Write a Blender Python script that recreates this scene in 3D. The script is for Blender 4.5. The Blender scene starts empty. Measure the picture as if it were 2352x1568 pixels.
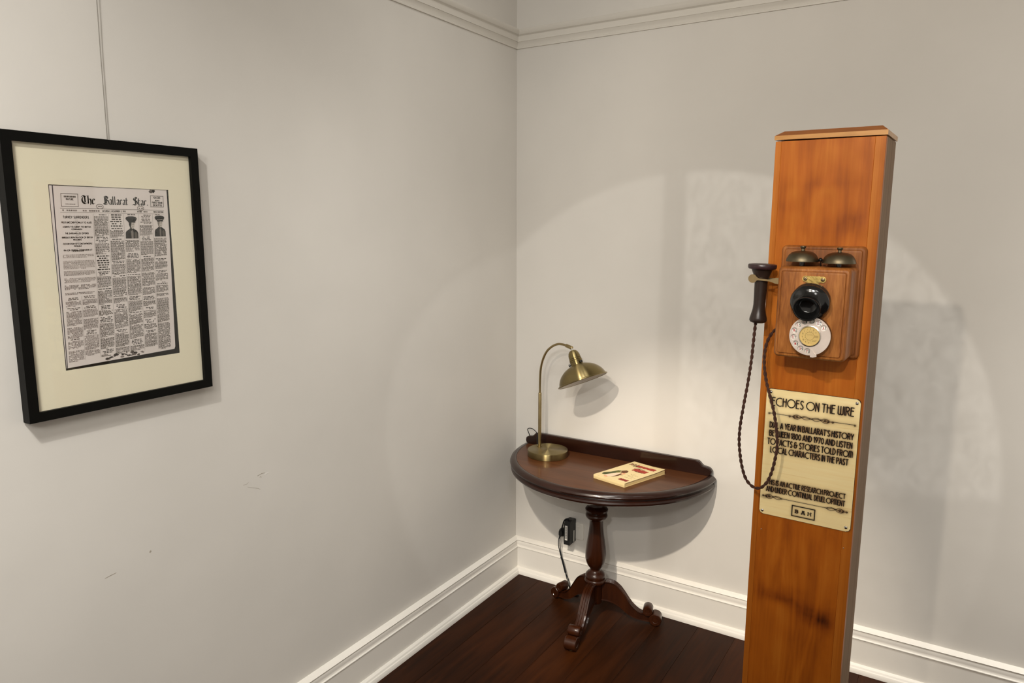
import bpy, bmesh, math, random
import numpy as np
from mathutils import Matrix, Vector

random.seed(7)
S = bpy.context.scene
COL = S.collection
PI = math.pi
R = math.radians

# ------------------------------------------------------------------ camera
cam_data = bpy.data.cameras.new('camera')
cam_data.sensor_width = 36.0
cam_data.lens = 25.4684
cam_data.clip_start = 0.02
cam = bpy.data.objects.new('camera', cam_data)
COL.objects.link(cam)
_yaw, _pitch, _roll = -0.559006, -0.1561045, 0.0010864
_f = Vector((math.sin(_yaw) * math.cos(_pitch), math.cos(_yaw) * math.cos(_pitch), math.sin(_pitch)))
_r = Vector((math.cos(_yaw), -math.sin(_yaw), 0))
_u = _r.cross(_f)
_r2 = _r * math.cos(_roll) + _u * math.sin(_roll)
_u2 = -_r * math.sin(_roll) + _u * math.cos(_roll)
_m = Matrix((_r2, _u2, -_f)).transposed().to_4x4()
_m.translation = Vector((1.75266, -2.84020, 1.65))
cam.matrix_world = _m
S.camera = cam

# ------------------------------------------------------------------ world, view
S.view_settings.view_transform = 'Standard'
S.view_settings.look = 'None'
S.view_settings.gamma = 1.0
S.view_settings.use_curve_mapping = False
S.view_settings.exposure = 0.0
world = bpy.data.worlds.new('world')
S.world = world
world.use_nodes = True
world.node_tree.nodes['Background'].inputs[0].default_value = (1.0, 0.90, 0.78, 1)
world.node_tree.nodes['Background'].inputs[1].default_value = 0.47

# ------------------------------------------------------------------ lights (gallery ceiling spots plus added fill lamps, all above or behind the viewer)
def spot(name, loc, target, power, angle, blend, radius, colour):
    l = bpy.data.lights.new(name, 'SPOT')
    l.energy = power
    l.spot_size = R(angle)
    l.spot_blend = blend
    l.shadow_soft_size = radius
    l.color = colour
    o = bpy.data.objects.new(name, l)
    COL.objects.link(o)
    o.location = loc
    o.rotation_euler = (Vector(target) - Vector(loc)).to_track_quat('-Z', 'Y').to_euler()
    return o

WARM = (1.0, 0.88, 0.73)
SOFT = (1.0, 0.965, 0.905)
key = spot('ceiling_spot_table', (0.78, -2.35, 2.43), (0.84, 0.0, 0.12), 235, 36, 0.75, 0.022, WARM)
picture = spot('ceiling_spot_picture', (1.02, -3.10, 3.0), (0.0, -1.95, 1.30), 78, 60, 0.9, 0.022, SOFT)
tall = spot('ceiling_spot_column', (1.27, -4.05, 2.93), (1.38, -0.4, 1.60), 112, 44, 0.75, 0.03, WARM)
pool = spot('ceiling_spot_pool', (1.9, -4.1, 2.55), (0.78, 0.0, 0.72), 58, 28.8, 0.06, 0.008, SOFT)
for nm, loc, tgt, pw, an in (('wash_a', (0.6, -4.4, 2.95), (0.4, 0.0, 1.95), 20, 54), ('wash_b', (1.9, -4.5, 2.95), (1.9, 0.0, 2.1), 60, 54),
                             ('wash_d', (2.7, -3.9, 2.95), (0.0, -1.3, 1.65), 82, 64), ('wash_e', (2.0, -4.8, 2.95), (0.0, -2.6, 1.9), 118, 70),
                             ('down_b', (0.95, -1.15, 3.2), (0.0, -1.0, 0.35), 20, 62),
                             ('down_c', (2.2, -1.1, 3.2), (2.1, 0.0, 1.0), 30, 70), ('down_d', (3.4, -1.0, 3.2), (3.0, 0.0, 0.8), 430, 70), ('down_e', (1.0, -0.9, 3.2), (0.0, -0.5, 1.5), 24, 70),
                             ('wash_f', (1.2, -3.2, 3.2), (0.0, -2.4, 0.2), 185, 60), ('wash_i', (1.3, -2.2, 3.1), (0.0, -0.35, 0.45), 85, 46), ('wash_k', (1.6, -3.4, 3.1), (0.0, -0.25, 2.6), 38, 34),
                             ('wash_l', (0.95, -3.6, 3.1), (1.1, 0.0, 2.35), 34, 42)):
    spot('ceiling_' + nm, loc, tgt, pw * 0.94, an, 1.0, 0.28, SOFT)  # added unseen fill lamps, aimed and powered to even out the wall brightness

def gobo(o):
    """old wavy window glass in front of this lamp: a mullion and a rippled pane"""
    l = o.data; l.use_nodes = True
    nt = l.node_tree
    em = next(n for n in nt.nodes if n.type == 'EMISSION')
    inv = (Matrix.Translation(o.location) @ o.rotation_euler.to_matrix().to_4x4()).inverted()
    def loc(x, z):
        p = inv @ Vector((x, 0.0, z)); return p.x / -p.z, p.y / -p.z
    def N(op, a, b=None):
        n = nt.nodes.new('ShaderNodeMath'); n.operation = op
        for i, q in enumerate((a, b)):
            if q is None: continue
            if isinstance(q, (int, float)): n.inputs[i].default_value = q
            else: nt.links.new(q, n.inputs[i])
        return n.outputs[0]
    def step(v, a, w):          # smooth 0..1
        n = nt.nodes.new('ShaderNodeMapRange'); n.interpolation_type = 'SMOOTHSTEP'
        n.inputs['From Min'].default_value = a - w; n.inputs['From Max'].default_value = a + w
        nt.links.new(v, n.inputs['Value']); return n.outputs['Result']
    tc = nt.nodes.new('ShaderNodeTexCoord'); sp = nt.nodes.new('ShaderNodeSeparateXYZ')
    nt.links.new(tc.outputs['Normal'], sp.inputs[0])
    u = N('DIVIDE', sp.outputs[0], N('MULTIPLY', sp.outputs[2], -1.0)); v = N('DIVIDE', sp.outputs[1], N('MULTIPLY', sp.outputs[2], -1.0))
    u0, u1 = loc(0.69, 1.2)[0], loc(0.79, 1.2)[0]
    vb = loc(1.6, 0.71)[1]
    left = N('SUBTRACT', 1.0, step(u, u0, 0.004)); right = step(u, u1, 0.004)
    cb = nt.nodes.new('ShaderNodeCombineXYZ'); nt.links.new(u, cb.inputs[0]); nt.links.new(v, cb.inputs[1])
    mp = nt.nodes.new('ShaderNodeMapping'); mp.inputs['Scale'].default_value = (120, 75, 1); nt.links.new(cb.outputs[0], mp.inputs['Vector'])
    nz = nt.nodes.new('ShaderNodeTexNoise'); nz.inputs['Scale'].default_value = 1.0; nz.inputs['Detail'].default_value = 2.5; nz.inputs['Distortion'].default_value = 0.8
    nt.links.new(mp.outputs['Vector'], nz.inputs['Vector'])
    mp2 = nt.nodes.new('ShaderNodeMapping'); mp2.inputs['Scale'].default_value = (14, 9, 1); nt.links.new(cb.outputs[0], mp2.inputs['Vector'])
    nz2 = nt.nodes.new('ShaderNodeTexNoise'); nz2.inputs['Scale'].default_value = 1.0; nt.links.new(mp2.outputs['Vector'], nz2.inputs['Vector'])
    rip = N('ADD', -0.75, N('ADD', N('MULTIPLY', nz.outputs['Fac'], 3.1), N('MULTIPLY', nz2.outputs['Fac'], 1.1)))
    rip = N('MAXIMUM', rip, 0.0)
    rip = N('MULTIPLY', N('MULTIPLY', rip, right), N('ADD', 0.25, N('MULTIPLY', step(v, vb, 0.006), 0.75)))
    nt.links.new(N('ADD', N('ADD', N('MULTIPLY', left, 1.0), rip), 0.12), em.inputs['Strength'])
gobo(pool)

# ------------------------------------------------------------------ helpers
def link(name, me, mat=None, parent=None, smooth=False, angle=35):
    o = bpy.data.objects.new(name, me)
    COL.objects.link(o)
    if mat is not None and len(me.materials) == 0:
        me.materials.append(mat)
    if parent is not None:
        o.parent = parent
    if smooth:
        me.shade_smooth()
        try:
            me.set_sharp_from_angle(angle=R(angle))
        except Exception:
            pass
    return o

class MB:
    """collects verts/faces of one part"""
    def __init__(self):
        self.v = []; self.f = []; self.c = []
    def add(self, verts, faces, colour=None):
        n = len(self.v)
        self.v += [tuple(x) for x in verts]
        self.f += [tuple(i + n for i in f) for f in faces]
        self.c += [colour] * len(faces)
        return self
    def box(self, x0, x1, y0, y1, z0, z1):
        return self.add([(x0, y0, z0), (x1, y0, z0), (x1, y1, z0), (x0, y1, z0), (x0, y0, z1), (x1, y0, z1), (x1, y1, z1), (x0, y1, z1)],
                        [(0, 3, 2, 1), (4, 5, 6, 7), (0, 1, 5, 4), (1, 2, 6, 5), (2, 3, 7, 6), (3, 0, 4, 7)])
    def loft(self, loops, cap0=True, cap1=True, closed=True):
        n = len(loops[0]); base = len(self.v)
        for lp in loops:
            self.v += [tuple(p) for p in lp]
        m = n if closed else n - 1
        for i in range(len(loops) - 1):
            for j in range(m):
                a = base + i * n + j; b = base + i * n + (j + 1) % n
                self.f.append((a, b, b + n, a + n)); self.c.append(None)
        if cap0:
            self.f.append(tuple(base + j for j in reversed(range(n)))); self.c.append(None)
        if cap1:
            self.f.append(tuple(base + (len(loops) - 1) * n + j for j in range(n))); self.c.append(None)
        return self
    def lathe(self, prof, n=40, mat=None, cap0=True, cap1=True):
        """prof [(r, z)] bottom to top about z"""
        loops = []
        for r, z in prof:
            r = max(r, 1e-5)
            lp = [Vector((r * math.cos(2 * PI * k / n), r * math.sin(2 * PI * k / n), z)) for k in range(n)]
            if mat is not None:
                lp = [mat @ p for p in lp]
            loops.append(lp)
        return self.loft(loops, cap0, cap1)
    def tube(self, pts, rad, n=10, caps=True):
        pts = [Vector(p) for p in pts]
        rads = rad if isinstance(rad, (list, tuple)) else [rad] * len(pts)
        t0 = (pts[1] - pts[0]).normalized()
        ref = Vector((0, 0, 1)) if abs(t0.z) < 0.9 else Vector((1, 0, 0))
        nx = t0.cross(ref).normalized()
        loops = []
        for i, p in enumerate(pts):
            t = (pts[min(i + 1, len(pts) - 1)] - pts[max(i - 1, 0)]).normalized()
            nx = (nx - t * nx.dot(t)).normalized()
            ny = t.cross(nx)
            loops.append([p + (nx * math.cos(2 * PI * k / n) + ny * math.sin(2 * PI * k / n)) * rads[i] for k in range(n)])
        return self.loft(loops, caps, caps)
    def move(self, off):
        self.v = [(a + off[0], b + off[1], c + off[2]) for a, b, c in self.v]
        return self
    def xform(self, m):
        self.v = [tuple(m @ Vector(p)) for p in self.v]
        return self
    def mesh(self, name):
        me = bpy.data.meshes.new(name)
        me.from_pydata(self.v, [], self.f)
        if any(c is not None for c in self.c):
            at = me.color_attributes.new('ink', 'FLOAT_COLOR', 'CORNER')
            buf = []
            for f, c in zip(self.f, self.c):
                buf += list((c or (0, 0, 0)) + (1.0,)) * len(f)
            at.data.foreach_set('color', buf)
        else:
            bm = bmesh.new(); bm.from_mesh(me)
            bmesh.ops.recalc_face_normals(bm, faces=bm.faces)
            bm.to_mesh(me); bm.free()
        me.update()
        return me
    def build(self, name, mat, parent=None, smooth=False, angle=35):
        return link(name, self.mesh(name), mat, parent, smooth, angle)

def empty(name, label=None, cat=None, loc=(0, 0, 0), rot=(0, 0, 0)):
    o = bpy.data.objects.new(name, None)
    o.empty_display_size = 0.05
    COL.objects.link(o)
    o.location = loc; o.rotation_euler = rot
    if label: o['label'] = label
    if cat: o['category'] = cat
    return o

def rrect(x0, x1, z0, z1, r, n=6):
    """rounded rectangle, counter-clockwise in (x, z)"""
    out = []
    for cx, cz, a in ((x1 - r, z0 + r, -90), (x1 - r, z1 - r, 0), (x0 + r, z1 - r, 90), (x0 + r, z0 + r, 180)):
        for k in range(n + 1):
            t = R(a + 90 * k / n)
            out.append((cx + r * math.cos(t), cz + r * math.sin(t)))
    return out

def catmull(pts, sub=8):
    P = [Vector(p) for p in pts]
    out = []
    for i in range(len(P) - 1):
        p0, p1, p2, p3 = P[max(i - 1, 0)], P[i], P[i + 1], P[min(i + 2, len(P) - 1)]
        for k in range(sub):
            t = k / sub
            out.append(0.5 * ((2 * p1) + (p2 - p0) * t + (2 * p0 - 5 * p1 + 4 * p2 - p3) * t * t + (3 * p1 - p0 - 3 * p2 + p3) * t ** 3))
    out.append(P[-1])
    return out

# ------------------------------------------------------------------ materials
def new_mat(name):
    m = bpy.data.materials.new(name)
    m.use_nodes = True
    nt = m.node_tree
    return m, nt, nt.nodes['Principled BSDF']

def simple(name, col, rough=0.5, metal=0.0, spec=0.5, coat=0.0, noise=0.0, nscale=30, bump=0.0, bscale=200):
    m, nt, b = new_mat(name)
    b.inputs['Base Color'].default_value = (*col, 1)
    b.inputs['Roughness'].default_value = rough
    b.inputs['Metallic'].default_value = metal
    b.inputs['Specular IOR Level'].default_value = spec
    b.inputs['Coat Weight'].default_value = coat
    b.inputs['Coat Roughness'].default_value = 0.12
    tc = nt.nodes.new('ShaderNodeTexCoord')
    if noise > 0:
        n = nt.nodes.new('ShaderNodeTexNoise'); n.inputs['Scale'].default_value = nscale; n.inputs['Detail'].default_value = 5
        nt.links.new(tc.outputs['Object'], n.inputs['Vector'])
        mx = nt.nodes.new('ShaderNodeMix'); mx.data_type = 'RGBA'
        mx.inputs['A'].default_value = (*[c * (1 - noise) for c in col], 1)
        mx.inputs['B'].default_value = (*[min(1, c * (1 + noise)) for c in col], 1)
        nt.links.new(n.outputs['Fac'], mx.inputs['Factor'])
        nt.links.new(mx.outputs['Result'], b.inputs['Base Color'])
    if bump > 0:
        n2 = nt.nodes.new('ShaderNodeTexNoise'); n2.inputs['Scale'].default_value = bscale; n2.inputs['Detail'].default_value = 4
        nt.links.new(tc.outputs['Object'], n2.inputs['Vector'])
        bp = nt.nodes.new('ShaderNodeBump'); bp.inputs['Strength'].default_value = bump; bp.inputs['Distance'].default_value = 0.002
        nt.links.new(n2.outputs['Fac'], bp.inputs['Height'])
        nt.links.new(bp.outputs['Normal'], b.inputs['Normal'])
    return m

def ramp(nt, stops):
    r = nt.nodes.new('ShaderNodeValToRGB')
    e = r.color_ramp.elements
    while len(e) > len(stops): e.remove(e[-1])
    while len(e) < len(stops): e.new(0.5)
    for el, (p, c) in zip(e, stops):
        el.position = p; el.color = (*c, 1)
    return r

def math_node(nt, op, a, b=None, c=None):
    n = nt.nodes.new('ShaderNodeMath'); n.operation = op
    for i, x in enumerate((a, b, c)):
        if x is None: continue
        if isinstance(x, (int, float)): n.inputs[i].default_value = x
        else: nt.links.new(x, n.inputs[i])
    return n.outputs[0]

def wood(name, stops, scale=(14, 14, 1.1), rot=(0, 0, 0), rough=0.4, coat=0.3, distort=1.4, fine=0.25, spec=0.4, blotches=(), rand=0.0, coat_rough=0.18, figure=()):
    """grain stretched along object z (before rot); blotches = [(x, z, rx, rz, strength)] natural dark figure in the veneer"""
    m, nt, b = new_mat(name)
    tc = nt.nodes.new('ShaderNodeTexCoord')
    mp = nt.nodes.new('ShaderNodeMapping'); mp.inputs['Scale'].default_value = scale; mp.inputs['Rotation'].default_value = rot
    nt.links.new(tc.outputs['Object'], mp.inputs['Vector'])
    n1 = nt.nodes.new('ShaderNodeTexNoise'); n1.inputs['Scale'].default_value = 1.0; n1.inputs['Detail'].default_value = 6
    n1.inputs['Roughness'].default_value = 0.55; n1.inputs['Distortion'].default_value = distort
    nt.links.new(mp.outputs['Vector'], n1.inputs['Vector'])
    mp2 = nt.nodes.new('ShaderNodeMapping'); mp2.inputs['Scale'].default_value = tuple(s * 9 if s > 3 else s * 2.2 for s in scale); mp2.inputs['Rotation'].default_value = rot
    nt.links.new(tc.outputs['Object'], mp2.inputs['Vector'])
    n2 = nt.nodes.new('ShaderNodeTexNoise'); n2.inputs['Scale'].default_value = 1.0; n2.inputs['Detail'].default_value = 3
    nt.links.new(mp2.outputs['Vector'], n2.inputs['Vector'])
    fac = math_node(nt, 'ADD', math_node(nt, 'MULTIPLY', n1.outputs['Fac'], 1.0 - fine), math_node(nt, 'MULTIPLY', n2.outputs['Fac'], fine))
    for (fx, fz, sx, sz, fq, am) in figure:      # cathedral figure: nested arches round a knot
        sp_ = nt.nodes.new('ShaderNodeSeparateXYZ'); nt.links.new(tc.outputs['Object'], sp_.inputs[0])
        nd = nt.nodes.new('ShaderNodeTexNoise'); nd.inputs['Scale'].default_value = 9; nd.inputs['Detail'].default_value = 3
        nt.links.new(tc.outputs['Object'], nd.inputs['Vector'])
        dx = math_node(nt, 'DIVIDE', math_node(nt, 'SUBTRACT', sp_.outputs[0], fx), sx)
        dz = math_node(nt, 'DIVIDE', math_node(nt, 'SUBTRACT', sp_.outputs[2], fz), sz)
        r2 = math_node(nt, 'ADD', math_node(nt, 'MULTIPLY', dx, dx), math_node(nt, 'MULTIPLY', dz, dz))
        rr_ = math_node(nt, 'ADD', math_node(nt, 'SQRT', r2), math_node(nt, 'MULTIPLY', nd.outputs['Fac'], 1.3))
        wv = math_node(nt, 'SINE', math_node(nt, 'MULTIPLY', rr_, fq))
        fade = math_node(nt, 'EXPONENT', math_node(nt, 'MULTIPLY', r2, -0.22))
        fac = math_node(nt, 'ADD', fac, math_node(nt, 'MULTIPLY', math_node(nt, 'MULTIPLY', wv, fade), am))
    if rand > 0:
        oi = nt.nodes.new('ShaderNodeObjectInfo')
        fac = math_node(nt, 'ADD', fac, math_node(nt, 'MULTIPLY', math_node(nt, 'SUBTRACT', oi.outputs['Random'], 0.5), rand))
    if blotches:
        sep = nt.nodes.new('ShaderNodeSeparateXYZ'); nt.links.new(tc.outputs['Object'], sep.inputs[0])
        n3 = nt.nodes.new('ShaderNodeTexNoise'); n3.inputs['Scale'].default_value = 22; n3.inputs['Detail'].default_value = 3
        nt.links.new(tc.outputs['Object'], n3.inputs['Vector'])
        wob = math_node(nt, 'MULTIPLY', math_node(nt, 'SUBTRACT', n3.outputs['Fac'], 0.5), 2.6)
        for (bx, bz, rx, rz, st) in blotches:
            dx = math_node(nt, 'DIVIDE', math_node(nt, 'SUBTRACT', sep.outputs[0], bx), rx)
            dz = math_node(nt, 'DIVIDE', math_node(nt, 'SUBTRACT', sep.outputs[2], bz), rz)
            d = math_node(nt, 'ADD', math_node(nt, 'MULTIPLY', dx, dx), math_node(nt, 'MULTIPLY', dz, dz))
            d = math_node(nt, 'ADD', d, wob)
            g = math_node(nt, 'EXPONENT', math_node(nt, 'MULTIPLY', d, -1.0))
            g = math_node(nt, 'MINIMUM', g, 1.4)
            fac = math_node(nt, 'SUBTRACT', fac, math_node(nt, 'MULTIPLY', g, st))
    rp = ramp(nt, stops)
    nt.links.new(fac, rp.inputs['Fac'])
    nt.links.new(rp.outputs['Color'], b.inputs['Base Color'])
    b.inputs['Roughness'].default_value = rough
    b.inputs['Specular IOR Level'].default_value = spec
    b.inputs['Coat Weight'].default_value = coat
    b.inputs['Coat Roughness'].default_value = coat_rough
    bp = nt.nodes.new('ShaderNodeBump'); bp.inputs['Strength'].default_value = 0.06; bp.inputs['Distance'].default_value = 0.001
    nt.links.new(n2.outputs['Fac'], bp.inputs['Height']); nt.links.new(bp.outputs['Normal'], b.inputs['Normal'])
    return m

def plaster(name, col, amount=0.035):
    m, nt, b = new_mat(name)
    tc = nt.nodes.new('ShaderNodeTexCoord')
    n = nt.nodes.new('ShaderNodeTexNoise'); n.inputs['Scale'].default_value = 2.2; n.inputs['Detail'].default_value = 6
    nt.links.new(tc.outputs['Object'], n.inputs['Vector'])
    rp = ramp(nt, [(0.3, tuple(c * (1 - amount) for c in col)), (0.7, tuple(min(1, c * (1 + amount)) for c in col))])
    nt.links.new(n.outputs['Fac'], rp.inputs['Fac']); nt.links.new(rp.outputs['Color'], b.inputs['Base Color'])
    b.inputs['Roughness'].default_value = 0.55
    b.inputs['Specular IOR Level'].default_value = 0.25
    n2 = nt.nodes.new('ShaderNodeTexNoise'); n2.inputs['Scale'].default_value = 7; n2.inputs['Detail'].default_value = 7
    nt.links.new(tc.outputs['Object'], n2.inputs['Vector'])
    bp = nt.nodes.new('ShaderNodeBump'); bp.inputs['Strength'].default_value = 0.12; bp.inputs['Distance'].default_value = 0.01
    nt.links.new(n2.outputs['Fac'], bp.inputs['Height']); nt.links.new(bp.outputs['Normal'], b.inputs['Normal'])
    return m

def ink_mat(name, rough=0.7):
    m, nt, b = new_mat(name)
    a = nt.nodes.new('ShaderNodeAttribute'); a.attribute_name = 'ink'
    nt.links.new(a.outputs['Color'], b.inputs['Base Color'])
    b.inputs['Roughness'].default_value = rough
    b.inputs['Specular IOR Level'].default_value = 0.2
    return m

def brushed(name, col, rough=0.3, aniso=0.75, noise=0.12):
    """metal turned or brushed round its local z"""
    m, nt, b = new_mat(name)
    b.inputs['Metallic'].default_value = 1.0
    b.inputs['Roughness'].default_value = rough
    b.inputs['Anisotropic'].default_value = aniso
    b.inputs['Anisotropic Rotation'].default_value = 0.25
    tg = nt.nodes.new('ShaderNodeTangent'); tg.direction_type = 'RADIAL'; tg.axis = 'Z'
    nt.links.new(tg.outputs['Tangent'], b.inputs['Tangent'])
    tc = nt.nodes.new('ShaderNodeTexCoord')
    n = nt.nodes.new('ShaderNodeTexNoise'); n.inputs['Scale'].default_value = 18; n.inputs['Detail'].default_value = 4
    nt.links.new(tc.outputs['Object'], n.inputs['Vector'])
    rp = ramp(nt, [(0.3, tuple(c * (1 - noise) for c in col)), (0.7, tuple(min(1, c * (1 + noise)) for c in col))])
    nt.links.new(n.outputs['Fac'], rp.inputs['Fac']); nt.links.new(rp.outputs['Color'], b.inputs['Base Color'])
    return m

M = {}
M['wall'] = plaster('painted_plaster', (0.70, 0.675, 0.63))
M['ceiling'] = plaster('ceiling_paint', (0.76, 0.74, 0.70))
M['trim'] = simple('gloss_trim_paint', (0.85, 0.82, 0.76), rough=0.32, spec=0.4, noise=0.03, nscale=6)
M['rail'] = simple('rail_paint', (0.70, 0.67, 0.61), rough=0.4, spec=0.35, noise=0.03, nscale=6)
M['floor'] = wood('dark_stained_boards', [(0.25, (0.009, 0.003, 0.001)), (0.45, (0.022, 0.0062, 0.0016)), (0.6, (0.036, 0.0098, 0.0023)), (0.75, (0.050, 0.014, 0.003))],
                  scale=(16, 1.6, 16), rough=0.45, coat=0.0, rand=0.18, spec=0.09, coat_rough=0.25)
M['under'] = simple('dark_underfloor', (0.008, 0.005, 0.004), rough=0.9)
M['veneer'] = wood('orange_wood_veneer', [(0.08, (0.06, 0.012, 0.002)), (0.28, (0.25, 0.055, 0.004)), (0.48, (0.41, 0.104, 0.006)), (0.64, (0.49, 0.145, 0.012)), (0.82, (0.58, 0.21, 0.028))],
                   scale=(17, 17, 2.0), rough=0.42, coat=0.03, spec=0.22, distort=1.9, fine=0.22, figure=[(0.0, 1.690, 0.050, 0.085, 7.5, 0.055), (-0.005, 0.935, 0.042, 0.085, 6.5, 0.045)],
                   blotches=[(0.0, 1.655, 0.045, 0.018, 0.20), (0.062, 1.668, 0.022, 0.020, 0.14), (-0.062, 1.690, 0.018, 0.018, 0.11), (-0.01, 1.735, 0.05, 0.010, 0.09),
                             (0.045, 0.835, 0.035, 0.022, 0.30), (-0.03, 0.86, 0.05, 0.017, 0.20), (0.0, 0.885, 0.03, 0.012, 0.08), (0.01, 0.79, 0.05, 0.03, 0.05)])
M['veneer_strip'] = wood('straight_orange_strip', [(0.25, (0.27, 0.068, 0.006)), (0.5, (0.43, 0.122, 0.010)), (0.75, (0.55, 0.19, 0.026))], scale=(55, 55, 0.8), rough=0.42, coat=0.03, spec=0.22, distort=0.4)
M['pale_ply'] = wood('pale_ply_edge', [(0.2, (0.19, 0.12, 0.07)), (0.5, (0.28, 0.185, 0.115)), (0.8, (0.37, 0.26, 0.17))], scale=(60, 60, 1.0), rough=0.6, coat=0.0, spec=0.08)
M['cap'] = wood('cap_wood', [(0.2, (0.42, 0.18, 0.04)), (0.5, (0.58, 0.29, 0.08)), (0.8, (0.66, 0.36, 0.12))], scale=(2.0, 18, 18), rough=0.35, coat=0.25)
M['cap_dark'] = wood('cap_top_wood', [(0.2, (0.20, 0.06, 0.01)), (0.5, (0.34, 0.11, 0.018)), (0.8, (0.44, 0.16, 0.03))], scale=(2.0, 18, 18), rough=0.35, coat=0.25)
M['box_wood'] = wood('telephone_box_wood', [(0.32, (0.17, 0.052, 0.012)), (0.44, (0.29, 0.097, 0.020)), (0.54, (0.37, 0.132, 0.029)), (0.68, (0.50, 0.20, 0.050))],
                     scale=(42, 42, 5), rot=(0, R(52), 0), rough=0.45, coat=0.05, spec=0.25, distort=1.0, fine=0.35)
M['back_wood'] = wood('backboard_wood', [(0.32, (0.16, 0.048, 0.011)), (0.5, (0.26, 0.085, 0.019)), (0.68, (0.40, 0.145, 0.036))],
                      scale=(30, 30, 3), rough=0.45, coat=0.05, spec=0.25, distort=0.6, fine=0.4)
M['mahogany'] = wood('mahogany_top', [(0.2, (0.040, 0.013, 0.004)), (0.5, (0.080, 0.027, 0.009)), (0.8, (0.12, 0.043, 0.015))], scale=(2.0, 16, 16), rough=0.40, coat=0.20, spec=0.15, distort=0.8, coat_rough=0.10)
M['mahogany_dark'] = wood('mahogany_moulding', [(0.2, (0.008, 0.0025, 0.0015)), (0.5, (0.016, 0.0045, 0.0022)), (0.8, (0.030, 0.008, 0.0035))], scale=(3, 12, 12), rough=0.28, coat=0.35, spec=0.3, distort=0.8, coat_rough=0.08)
M['mahogany_turned'] = wood('mahogany_turned', [(0.2, (0.012, 0.003, 0.001)), (0.5, (0.028, 0.0068, 0.0018)), (0.8, (0.055, 0.014, 0.003))], scale=(12, 12, 3), rough=0.30, coat=0.25, spec=0.25, distort=0.8, coat_rough=0.08)
M['brass'] = brushed('antique_brass', (0.29, 0.228, 0.105), rough=0.33, aniso=0.98)
M['brass_tube'] = brushed('antique_brass_tube', (0.36, 0.28, 0.14), rough=0.28, aniso=0.3)
M['steel'] = simple('polished_nickel', (0.72, 0.69, 0.63), rough=0.18, metal=1.0, noise=0.1, nscale=60)
M['yellow_brass'] = simple('worn_brass', (0.72, 0.52, 0.17), rough=0.34, metal=1.0, noise=0.3, nscale=120, bump=0.3, bscale=200)
M['dull_brass'] = simple('dull_brass', (0.34, 0.25, 0.13), rough=0.42, metal=1.0, noise=0.2, nscale=90)
M['bell'] = brushed('bronzed_bell', (0.15, 0.125, 0.080), rough=0.45, aniso=0.1, noise=0.25)
M['bakelite'] = simple('black_bakelite', (0.006, 0.006, 0.006), rough=0.16, spec=0.5, coat=0.3, noise=0.3)
M['ebonite'] = simple('brown_ebonite', (0.026, 0.015, 0.011), rough=0.32, spec=0.45, noise=0.25, nscale=80)
M['ebonite_cap'] = simple('plum_ebonite', (0.036, 0.016, 0.018), rough=0.30, spec=0.5, noise=0.3, nscale=120)
M['cord'] = simple('brown_braid', (0.060, 0.020, 0.010), rough=0.75, noise=0.4, nscale=600, bump=0.5, bscale=900)
M['black_flex'] = simple('black_flex', (0.008, 0.009, 0.012), rough=0.6, spec=0.2, noise=0.2)
M['black_plastic'] = simple('black_plastic', (0.008, 0.008, 0.008), rough=0.45, noise=0.25, nscale=90)
M['black_knob'] = simple('black_knob', (0.012, 0.011, 0.010), rough=0.3, noise=0.2)
M['liner'] = simple('white_enamel_liner', (0.80, 0.76, 0.70), rough=0.45, noise=0.03)
M['dial_plate'] = simple('pink_nickel_plate', (0.90, 0.78, 0.70), rough=0.30, metal=0.55, noise=0.12, nscale=50)
M['enamel'] = simple('white_enamel', (0.82, 0.80, 0.74), rough=0.28, noise=0.05, nscale=120)
M['card'] = simple('yellowed_card', (0.72, 0.57, 0.28), rough=0.35, noise=0.18, nscale=70, coat=0.5)
M['ply'] = None
M['black_frame'] = simple('black_frame_paint', (0.003, 0.003, 0.0025), rough=0.5, spec=0.12, noise=0.25)
M['mat_board'] = simple('cream_mat_board', (0.81, 0.74, 0.60), rough=0.85, noise=0.02, nscale=200)
M['bevel'] = simple('mat_bevel', (0.85, 0.82, 0.74), rough=0.8, noise=0.02)
M['ink'] = ink_mat('printed_ink', 0.75)
M['pages'] = wood('page_edges', [(0.3, (0.50, 0.36, 0.15)), (0.6, (0.66, 0.50, 0.24)), (0.8, (0.72, 0.57, 0.30))], scale=(3, 3, 300), rough=0.8, coat=0, distort=0.2)
M['cover'] = simple('cream_cover', (0.74, 0.59, 0.30), rough=0.45, noise=0.05, nscale=30, coat=0.15)
M['cover_edge'] = simple('cover_inside', (0.10, 0.02, 0.015), rough=0.6, noise=0.1)
M['white_plastic'] = simple('white_plastic', (0.80, 0.77, 0.70), rough=0.35, noise=0.02)
M['paper_label'] = simple('white_label', (0.82, 0.80, 0.74), rough=0.6, noise=0.02)
M['wire'] = simple('steel_wire', (0.30, 0.28, 0.25), rough=0.45, metal=0.6, noise=0.1)
M['engraving'] = simple('charred_engraving', (0.010, 0.006, 0.003), rough=0.9, noise=0.3, nscale=400)
M['glass_dome'] = None

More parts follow.
